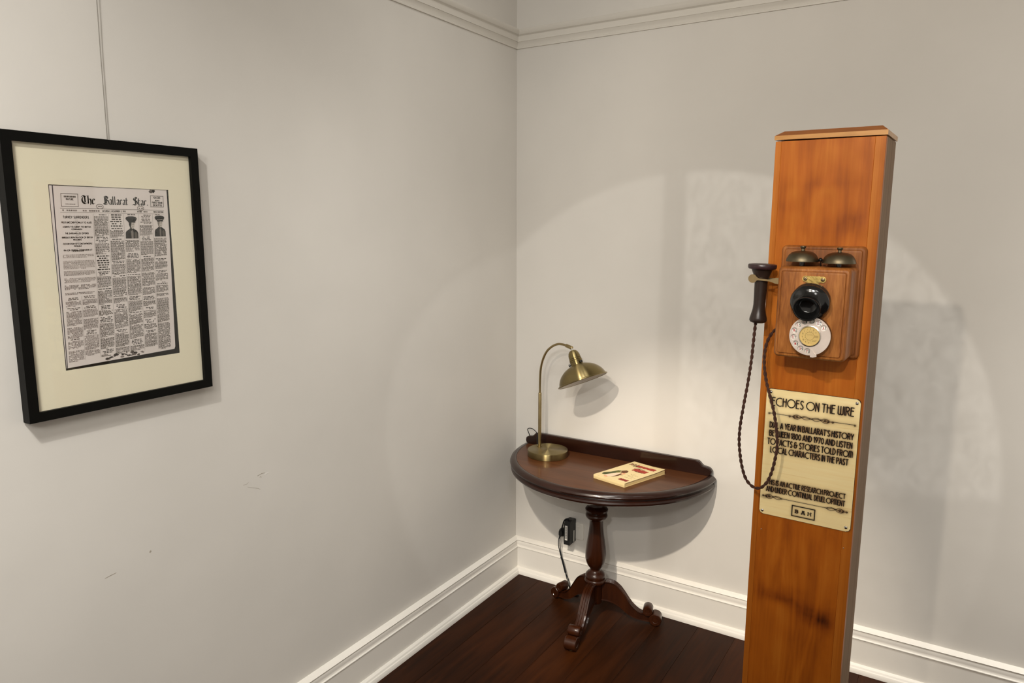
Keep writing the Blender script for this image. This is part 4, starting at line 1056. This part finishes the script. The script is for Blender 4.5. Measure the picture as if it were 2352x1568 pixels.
MB().tube([ad(p) for p in catmull([(0.311, -0.055, 0.332), (0.3135, -0.056, 0.3400), (0.310, -0.056, 0.3430), (0.300, -0.056, 0.3390), (0.289, -0.052, 0.3255), (0.281, -0.046, 0.306), (0.272, -0.038, 0.285), (0.265, -0.028, 0.268)], 6)], 0.0031, 8).build('lead', M['black_flex'], adapter, True, 60)
plug = adapter
PO = AO
def pg_(p): return Vector(p) - PO
bdp = [(u, z) for u, z in rrect(0.2520, 0.2770, 0.2380, 0.2740, 0.008, 4)]
MB().loft([[pg_((u, -0.0090, z)) for u, z in bdp], [pg_((u, -0.0260, z)) for u, z in bdp], [pg_((0.266 + (u - 0.266) * 0.7, -0.0400, 0.256 + (z - 0.256) * 0.7)) for u, z in bdp]]).build('side_plug', M['black_plastic'], plug, True, 40)
MB().tube([pg_((0.262, -0.030, 0.246)), pg_((0.259, -0.036, 0.236))], [0.0062, 0.0040], 12).build('strain_relief', M['black_plastic'], plug, True)
wa = catmull([(0.2600, -0.036, 0.240), (0.2575, -0.042, 0.224), (0.2610, -0.048, 0.198), (0.2720, -0.052, 0.166), (0.2830, -0.054, 0.138), (0.2935, -0.055, 0.110), (0.3030, -0.057, 0.082), (0.3150, -0.062, 0.052), (0.3330, -0.072, 0.022), (0.3500, -0.085, 0.004), (0.385, -0.080, 0.003)], 8)
wb = catmull([(0.2610, -0.036, 0.240), (0.2640, -0.042, 0.222), (0.2690, -0.048, 0.192), (0.2770, -0.053, 0.164), (0.2850, -0.056, 0.138), (0.2955, -0.058, 0.110), (0.3060, -0.060, 0.082), (0.3230, -0.064, 0.054), (0.3380, -0.074, 0.022), (0.3530, -0.088, 0.004), (0.385, -0.088, 0.003)], 8)
for w_ in (wa, wb):
    MB().tube([pg_(p) for p in w_], 0.0020, 8).build('twin_lead', M['black_flex'], plug, True, 60)
MB().tube([pg_(p) for p in catmull([(0.2775, -0.0535, 0.152), (0.2850, -0.055, 0.137), (0.2945, -0.0565, 0.110), (0.3045, -0.0585, 0.082)], 5)], [0.0042] * 16, 10).build('sleeve', M['black_flex'], plug, True, 60)

# ------------------------------------------------------------------ FRAMED NEWSPAPER
# frame plane: local x = towards the corner (+y world), local y = up, local z = out of the wall
FY0, FY1, FZ0, FZ1 = -2.0910, -1.6320, 1.2205, 1.8510
FW, FH = FY1 - FY0, FZ1 - FZ0
pic = empty('framed_newspaper', 'black framed old newspaper front page with wide cream mat on left wall', 'picture')
pic.matrix_world = Matrix(((0, 0, 1, 0.0035), (1, 0, 0, (FY0 + FY1) / 2), (0, 1, 0, FZ0), (0, 0, 0, 1)))
FD, FT = 0.0285, 0.0215
hx = FW / 2
def bar(outer0, outer1, inner1, inner0):
    b = MB()
    lo_ = [outer0, outer1, inner1, inner0]
    b.loft([[(x_, y_, 0.0) for x_, y_ in lo_], [(x_, y_, FD) for x_, y_ in lo_]])
    return b
i0, i1, j0, j1 = -hx + FT, hx - FT, FT, FH - FT
for (a, b_, c, d) in (((-hx, 0), (hx, 0), (i1, j0), (i0, j0)), ((hx, 0), (hx, FH), (i1, j1), (i1, j0)), ((hx, FH), (-hx, FH), (i0, j1), (i1, j1)), ((-hx, FH), (-hx, 0), (i0, j0), (i0, j1))):
    bar(a, b_, c, d).build('frame_bar', M['black_frame'], pic)
MB().box(-hx + 0.004, hx - 0.004, 0.004, FH - 0.004, 0.001, 0.006).build('backing', M['black_frame'], pic)
# print opening
PYa, PYb, PZa, PZb = -2.0010, -1.7155, 1.3245, 1.7425
cy = (FY0 + FY1) / 2
wx0, wx1, wz0, wz1 = PYa - cy, PYb - cy, PZa - FZ0, PZb - FZ0
ZM = 0.0190
mt = MB()
o4 = [(i0 - 0.003, j0 - 0.003), (i1 + 0.003, j0 - 0.003), (i1 + 0.003, j1 + 0.003), (i0 - 0.003, j1 + 0.003)]
n4 = [(wx0, wz0), (wx1, wz0), (wx1, wz1), (wx0, wz1)]
for k in range(4):
    a, b_ = o4[k], o4[(k + 1) % 4]; c, d = n4[(k + 1) % 4], n4[k]
    mt.add([(*a, ZM), (*b_, ZM), (*c, ZM), (*d, ZM)], [(0, 1, 2, 3)])
    mt.add([(*d, ZM), (*c, ZM), (*c, ZM - 0.0014), (*d, ZM - 0.0014)], [(0, 1, 2, 3)])
    mt.add([(*a, ZM), (*b_, ZM), (*b_, ZM - 0.0014), (*a, ZM - 0.0014)], [(0, 1, 2, 3)])
    mt.add([(*a, ZM - 0.0014), (*b_, ZM - 0.0014), (*c, ZM - 0.0014), (*d, ZM - 0.0014)], [(0, 1, 2, 3)])
mt.build('mat_board', M['mat_board'], pic)
MB().box(i0 - 0.003, i1 + 0.003, j0 - 0.003, j1 + 0.003, 0.0205, 0.0222).build('glazing', M['glass'], pic)
# newspaper print
PWd, PHt = wx1 - wx0, wz1 - wz0
ZP = ZM - 0.0016
def uv(u, v, lvl=0):
    return (wx0 + u * PWd, wz1 - v * PHt, ZP + lvl * 0.00012)
prn = MB()
PAPER, EDGE = (0.72, 0.645, 0.64), (0.012, 0.010, 0.008)
prn.add([uv(-0.01, -0.008), uv(1.01, -0.008), uv(1.01, 1.008), uv(-0.01, 1.008)], [(3, 2, 1, 0)], EDGE)
print_o = prn.build('newspaper_print', M['ink'], pic)
sheet = MB()
sheet.add([uv(0.001, 0.004, 1), uv(0.985, 0.001, 1), uv(0.982, 0.3, 1), uv(0.972, 0.6, 1), uv(0.962, 0.955, 1), uv(0.952, 0.970, 1), uv(0.55, 0.978, 1), uv(0.03, 0.988, 1), uv(0.009, 0.988, 1)], [tuple(reversed(range(9)))], PAPER)
sheet.build('sheet', M['ink'], print_o)
def skew(u, v):
    return u - 0.048 * (v - 0.15)
def rect(b, u0, u1, v0, v1, col, lvl=3, sk=True):
    f_ = skew if sk else (lambda a, c: a)
    b.add([uv(f_(u0, v1), v1, lvl), uv(f_(u1, v1), v1, lvl), uv(f_(u1, v0), v0, lvl), uv(f_(u0, v0), v0, lvl)], [(0, 1, 2, 3)], col)
INK, MID, PALE, FAINT = (0.035, 0.027, 0.022), (0.10, 0.08, 0.07), (0.22, 0.18, 0.17), (0.33, 0.28, 0.265)
rules = MB()
rect(rules, 0.000, 0.007, 0.0, 1.0, (0.05, 0.045, 0.06), 2, False)
rules.add([uv(0.028, 0.0, 2), uv(0.0125, 0.99, 2), uv(0.019, 0.99, 2), uv(0.036, 0.0, 2)], [(0, 1, 2, 3)], (0.06, 0.055, 0.07))
rect(rules, 0.072, 0.945, 0.1205, 0.1225, MID); rect(rules, 0.072, 0.945, 0.1425, 0.1440, PALE)
for (u0, u1, v0, v1, c) in ((0.082, 0.214, 0.043, 0.113, MID), (0.822, 0.944, 0.037, 0.104, INK)):
    t = 0.0035
    rect(rules, u0, u1, v0, v0 + t * 0.7, c); rect(rules, u0, u1, v1 - t * 0.7, v1, c); rect(rules, u0, u0 + t, v0, v1, c); rect(rules, u1 - t, u1, v0, v1, c)
rnd = random.Random(21)
def words(b, u0, u1, v0, v1, col, dens=0.8, wmin=0.010, wmax=0.035, lvl=3, gap=0.006):
    u = u0
    while u < u1 - 0.004:
        w = min(rnd.uniform(wmin, wmax), u1 - u)
        if rnd.random() < dens:
            k = rnd.uniform(0.8, 1.25)
            rect(b, u, u + w, v0, v1, tuple(min(1, c * k) for c in col), lvl)
        u += w + gap
adv = MB()
for (u0, u1, v, h, c) in ((0.105, 0.195, 0.055, 0.009, MID), (0.115, 0.190, 0.097, 0.004, PALE), (0.866, 0.905, 0.0615, 0.0065, INK), ):
    words(adv, u0, u1, v, v + h, c, 1.0, 0.006, 0.012, 3, 0.0025)
for (u0, u1, dens) in ((0.075, 0.205, 0.7), (0.245, 0.38, 0.9), (0.70, 0.79, 0.9)):
    words(adv, u0, u1, 0.1285, 0.1365, MID if u0 > 0.3 else PALE, dens, 0.006, 0.016, 3, 0.004)
ADV = [("FOR COLDS", 0.883, 0.062, 0.0435, 0.0095, INK), ("PARROT BRAND", 0.885, 0.094, 0.0725, 0.0100, INK), ("EUCALYPTUS", 0.886, 0.082, 0.0870, 0.0105, INK), ("MIXTURE", 0.149, 0.055, 0.0685, 0.0095, MID), ("SATURDAY, NOVEMBER 2, 1918.", 0.50, 0.20, 0.1285, 0.0080, MID), ("PRICE, ONE PENNY.", 0.895, 0.095, 0.1285, 0.0080, MID)]
# masthead in black letter, written with a broad nib
BL = {
    'T': (0.50, [[(-0.02, 0.82), (0.10, 0.97), (0.33, 0.88), (0.50, 1.0)], [(0.18, 0.86), (0.05, 0.66), (0.03, 0.36), (0.16, 0.08), (0.34, 0.03), (0.48, 0.16)], [(0.28, 0.88), (0.28, 0.16)]]),
    'h': (0.30, [[(0, 1.0), (0, 0.03)], [(0, 0.48), (0.12, 0.60), (0.23, 0.50), (0.23, 0.06), (0.17, -0.10)]]),
    'e': (0.26, [[(0.0, 0.50), (0, 0.12), (0.09, 0.0), (0.24, 0.12)], [(0.0, 0.50), (0.10, 0.62), (0.21, 0.50), (0.01, 0.30)]]),
    'B': (0.50, [[(0.08, 0.92), (0.08, 0.06)], [(-0.06, 0.86), (0.08, 0.98), (0.28, 0.96), (0.40, 0.80), (0.30, 0.60), (0.10, 0.52)], [(0.12, 0.54), (0.36, 0.50), (0.47, 0.28), (0.36, 0.06), (0.10, 0.0), (-0.08, 0.12)], [(0.22, 0.92), (0.22, 0.10)]]),
    'a': (0.29, [[(0.0, 0.50), (0.09, 0.62), (0.20, 0.50), (0.20, 0.08), (0.28, 0.02)], [(0.20, 0.36), (0.04, 0.28), (0.0, 0.10), (0.09, 0.0), (0.20, 0.12)]]),
    'l': (0.14, [[(0, 1.0), (0, 0.10), (0.09, 0.0)]]),
    'r': (0.22, [[(0, 0.60), (0, 0.02)], [(0, 0.48), (0.10, 0.62), (0.19, 0.52)]]),
    't': (0.20, [[(0.02, 0.86), (0.02, 0.10), (0.10, 0.0), (0.18, 0.08)], [(-0.08, 0.60), (0.17, 0.60)]]),
    'S': (0.48, [[(0.42, 0.84), (0.28, 1.0), (0.08, 0.86), (0.10, 0.66), (0.38, 0.44), (0.42, 0.18), (0.24, 0.0), (0.0, 0.10), (-0.06, 0.0)], [(0.24, 0.92), (0.24, 0.10)]]),
    '.': (0.08, [[(0, 0.08), (0.04, 0.02)]]),
}
def nib(b, strokes, w, ang, put, col):
    nx, ny = 0.5 * w * math.cos(R(ang)), 0.5 * w * math.sin(R(ang))
    for s in strokes:
        pts = [tuple(p)[:2] for p in catmull([(a, c, 0) for a, c in s], 4)] if len(s) > 2 else s
        for (x0, y0), (x1, y1) in zip(pts, pts[1:]):
            b.add([put(x0 - nx, y0 - ny), put(x1 - nx, y1 - ny), put(x1 + nx, y1 + ny), put(x0 + nx, y0 + ny)], [(0, 1, 2, 3)], col)
            t = 0.02
            b.add([put(x0 - t, y0), put(x0 + t, y0), put(x1 + t, y1), put(x1 - t, y1)], [(0, 1, 2, 3)], col)
mast = MB()
for text, u0, u1 in (('The', 0.243, 0.348), ('Ballarat', 0.422, 0.622), ('Star.', 0.668, 0.800)):
    w = sum(BL[c][0] + 0.08 for c in text) - 0.08
    sx = (u1 - u0) / w; xx = 0.0
    for ch in text:
        cw, st = BL[ch]
        big = ch in 'TBS'
        nib(mast, [[(xx + px, py) for px, py in s] for s in st], 0.165 if big else 0.140, 38,
            lambda x_, y_: uv(skew(u0 + x_ * sx, 0.09), 0.0955 - y_ * 0.0455, 3), (0.02, 0.017, 0.014))
        xx += cw + 0.08
mast.build('masthead', M['ink'], print_o)
# postmarks under the masthead
pm = MB()
for (u, v) in ((0.385, 0.108), (0.452 + 0.28, 0.113)):
    for r in (1.0, 0.86):
        pts = [(u + 0.030 * r * math.cos(t), v + 0.0135 * r * math.sin(t)) for t in [2 * PI * k / 28 for k in range(29)]]
        ribbons(pm, [pts], 0.0012, lambda x_, y_: uv(x_, y_, 4), PALE if r == 1 else FAINT, False)
    words(pm, u - 0.016, u + 0.02, v - 0.003, v + 0.003, MID, 0.9, 0.005, 0.010, 4, 0.002)
pm.build('postmark', M['ink'], print_o)['kind'] = 'stuff'
# columns of type
COLS = [0.066, 0.197, 0.325, 0.451, 0.578, 0.710, 0.836, 0.962]
body = MB(); heads = MB(); colr = MB()
def paragraph(u0, u1, v0, v1, col, pitch=0.0062):
    v = v0
    while v < v1 - pitch * 0.5:
        words(body, u0, u1 - (rnd.uniform(0.02, 0.07) if v + pitch >= v1 - pitch * 0.6 else 0), v, v + pitch * rnd.uniform(0.55, 0.74), col, 0.95, 0.004, 0.018, 3, 0.0032)
        v += pitch
def heading(u0, u1, v, n, col=INK, h=0.0050, gap=0.0092):
    c = (u0 + u1) / 2
    for k in range(n):
        w = (u1 - u0) * rnd.uniform(0.5, 0.95) * 0.5
        words(heads, c - w, c + w, v, v + h, col, 0.95, 0.012, 0.030, 3, 0.0055)
        v += gap
    return v + 0.003
def column(u0, u1, v, vend, tone, short=False):
    u0 += 0.006; u1 -= 0.006
    while v < vend - 0.02:
        if rnd.random() < 0.75:
            v = heading(u0, u1, v, rnd.choice((1, 1, 2, 2, 3, 4)), MID if tone is PALE else INK, 0.0040, 0.0082)
        L = rnd.choice((0.03, 0.045, 0.06, 0.08, 0.11))
        e = min(v + L, vend)
        paragraph(u0, u1, v, e, tone)
        v = e + rnd.uniform(0.004, 0.009)
# lead story across two columns
v = 0.163
def set_line(b, text, uc, w, v, h, col, hw, lvl=3, natural=True):
    st, tw = text_strokes(text, gap=0.26, space=0.62)
    sx = w / tw
    ribbons(b, [[(uc - w / 2 + px * sx, v + h * (1 - py)) for px, py in q_] for q_ in st], hw, lambda x_, y_: uv(skew(x_, y_), y_, lvl), col, False)
LEAD = (0.085, 0.068, 0.06)
for (tx_, uc, w, v_, h, c) in ADV:
    set_line(adv, tx_, uc, w, v_, h, c, 0.0014)
adv.build('advert_print', M['ink'], print_o)['kind'] = 'stuff'
lead_b = MB()
for (h, w, tx_, hw, gap_) in ((0.0120, 0.205, "TURKEY SURRENDERS.", 0.0017, 0.018), (0.0080, 0.235, "YIELDS UNCONDITIONALLY TO ALLIES", 0.0014, 0.0165), (0.0075, 0.215, "AGREES TO SUBMIT TO BRITISH", 0.0014, 0.0055), (0.0065, 0.085, "COMMANDERS.", 0.0013, 0.0150),
                             (0.0075, 0.185, "THE DARDANELLES OPENED.", 0.0014, 0.0150), (0.0075, 0.236, "IMMEDIATE REPATRIATION OF BRITISH", 0.0014, 0.0055), (0.0065, 0.065, "PRISONERS.", 0.0013, 0.0145), (0.0075, 0.225, "OCCUPATION OF CONSTANTINOPLE", 0.0014, 0.0055), (0.0065, 0.060, "PROBABLE.", 0.0013, 0.0150),
                             (0.0075, 0.220, "MAJOR-GENERAL TOWNSHEND AT", 0.0014, 0.0055)):
    set_line(lead_b, tx_, 0.192, w, v, h, LEAD, hw)
    v += h + gap_
    if gap_ > 0.01: rect(lead_b, 0.178, 0.204, v - gap_ * 0.5, v - gap_ * 0.5 + 0.0011, PALE)
words(lead_b, 0.150, 0.235, v - 0.008, v - 0.002, LEAD, 1.0, 0.010, 0.016, 3, 0.003)
v += 0.008
lead_b.build('lead_headline', M['ink'], print_o)['kind'] = 'stuff'
vv = v + 0.006
for L in (0.022, 0.045, 0.028, 0.027, 0.03, 0.018, 0.085):
    if vv > 0.585: break
    paragraph(0.072, 0.318, vv, min(vv + L, 0.592), FAINT if vv < 0.5 else PALE, 0.0068); vv += L + 0.011
column(COLS[0], COLS[1], 0.605, 0.962, PALE); column(COLS[1], COLS[2], 0.600, 0.955, PALE)
column(COLS[2], COLS[3], 0.152, 0.372, (0.105, 0.085, 0.072))
vv = heading(COLS[2] + 0.006, COLS[3] - 0.006, 0.380, 7, INK, 0.0065, 0.0125)
column(COLS[2], COLS[3], vv, 0.952, (0.105, 0.085, 0.072))
vv = heading(COLS[3] + 0.006, COLS[4] - 0.006, 0.150, 6, INK, 0.0065, 0.0125)
column(COLS[3], COLS[4], vv, 0.955, (0.105, 0.085, 0.072))
heading(COLS[4] + 0.004, COLS[5] - 0.004, 0.148, 1, INK, 0.005, 0.008)
paragraph(COLS[4] + 0.006, COLS[5] - 0.006, 0.296, 0.365, (0.105, 0.085, 0.072)); column(COLS[4], COLS[5], 0.372, 0.955, (0.105, 0.085, 0.072))
vv = heading(COLS[5] + 0.006, COLS[6] - 0.006, 0.150, 7, MID, 0.0040, 0.0082); paragraph(COLS[5] + 0.006, COLS[6] - 0.006, vv, 0.27, (0.105, 0.085, 0.072)); column(COLS[5], COLS[6], 0.278, 0.960, (0.105, 0.085, 0.072))
heading(COLS[6] + 0.02, COLS[7] - 0.02, 0.146, 1, MID, 0.004, 0.008)
paragraph(COLS[6] + 0.006, COLS[7] - 0.006, 0.286, 0.40, (0.105, 0.085, 0.072)); column(COLS[6], COLS[7], 0.408, 0.64, (0.105, 0.085, 0.072)); paragraph(COLS[6] + 0.006, COLS[7] - 0.006, 0.648, 0.795, (0.105, 0.085, 0.072)); paragraph(COLS[6] + 0.006, COLS[7] - 0.006, 0.80, 0.962, (0.105, 0.085, 0.072))
for k, u in enumerate(COLS[1:-1]):
    rect(colr, u - 0.0008, u + 0.0008, 0.148 if k else 0.60, 0.955, PALE)
rules.build('page_border', M['ink'], print_o)
for nm, b in (('type_columns', body), ('headlines', heads), ('column_rules', colr)):
    b.build(nm, M['ink'], print_o)['kind'] = 'stuff'
# two soldiers' portraits, plain silhouettes in tone
def portrait(u0, u1, v0, v1, dark_left):
    b = MB()
    def pp(pts, col, lvl):
        b.add([uv(skew(u0 + (u1 - u0) * x_, v0 + (v1 - v0) * y_), v0 + (v1 - v0) * y_, lvl) for x_, y_ in pts], [tuple(range(len(pts)))], col)
    K, G, F_ = (0.012, 0.010, 0.009), (0.10, 0.085, 0.075), (0.42, 0.36, 0.34)
    FACE = (0.52, 0.46, 0.43)
    pp([(0.02, 1.0), (0.03, 0.74), (0.10, 0.66), (0.30, 0.59), (0.38, 0.53), (0.62, 0.53), (0.70, 0.58), (0.90, 0.65), (0.98, 0.76), (0.98, 1.0)], K, 3)
    pp([(0.30, 0.24), (0.70, 0.24), (0.73, 0.36), (0.70, 0.47), (0.62, 0.55), (0.46, 0.57), (0.36, 0.50), (0.30, 0.38)], FACE, 4)
    pp([(0.30, 0.24), (0.50, 0.24), (0.48, 0.36), (0.44, 0.46), (0.50, 0.56), (0.46, 0.57), (0.36, 0.50), (0.30, 0.38)], K if dark_left else (0.20, 0.17, 0.155), 5)
    pp([(0.54, 0.345), (0.67, 0.34), (0.67, 0.36), (0.54, 0.365)], G, 6)
    pp([(0.52, 0.47), (0.63, 0.465), (0.62, 0.482), (0.53, 0.488)], G, 6)
    pp([(0.05, 0.11), (0.10, 0.04), (0.28, 0.005), (0.60, 0.0), (0.82, 0.025), (0.91, 0.09), (0.87, 0.16), (0.78, 0.225), (0.25, 0.245), (0.12, 0.18)], K, 6)
    pp([(0.20, 0.14), (0.78, 0.13), (0.75, 0.235), (0.26, 0.255)], K, 6)
    pp([(0.22, 0.245), (0.76, 0.225), (0.80, 0.265), (0.72, 0.285), (0.50, 0.275), (0.30, 0.295)], K, 7)
    pp([(0.42, 0.68), (0.54, 0.60), (0.62, 0.72), (0.60, 1.0), (0.46, 1.0)], (0.20, 0.17, 0.155) if dark_left else G, 4)
    pp([(0.68, 0.74), (0.82, 0.69), (0.92, 0.80), (0.90, 1.0), (0.72, 1.0)], G, 4)
    if not dark_left:
        pp([(0.24, 0.19), (0.74, 0.175), (0.75, 0.20), (0.25, 0.215)], F_, 7)
        pp([(0.49, 0.62), (0.54, 0.61), (0.55, 0.99), (0.50, 0.99)], (0.25, 0.21, 0.19), 5)
    return b.build('portrait', M['ink'], print_o)
portrait(0.586, 0.702, 0.160, 0.287, True)
portrait(0.848, 0.954, 0.153, 0.277, False)
# dark scan stains at the foot and top of the page
st = MB()
rnd = random.Random(5)
def blot(u, v, ru, rv, col, lvl=2):
    st.add([uv(u + ru * rnd.uniform(0.6, 1.1) * math.cos(t), v + rv * rnd.uniform(0.6, 1.1) * math.sin(t), lvl) for t in [2 * PI * k / 14 for k in range(14)]], [tuple(reversed(range(14)))], col)
for k in range(26):
    blot(rnd.uniform(0.30, 0.66), rnd.uniform(0.948, 0.974), rnd.uniform(0.008, 0.028), rnd.uniform(0.003, 0.008), rnd.choice((MID, PALE, INK)))
blot(0.845, 0.012, 0.030, 0.012, MID); blot(0.862, 0.010, 0.020, 0.010, INK)
st.build('scan_stain', M['ink'], print_o)['kind'] = 'stuff'

# hanging wire
wire = MB().tube([(0.0065, -1.8520, 1.8505), (0.0075, -1.8517, 2.05), (0.0120, -1.8512, 2.30), (0.0300, -1.8508, 2.4990)], 0.0010, 8).build('hanging_wire', M['wire'])
wire['label'] = 'thin grey wire from picture rail down to the black framed newspaper'
wire['category'] = 'wire'
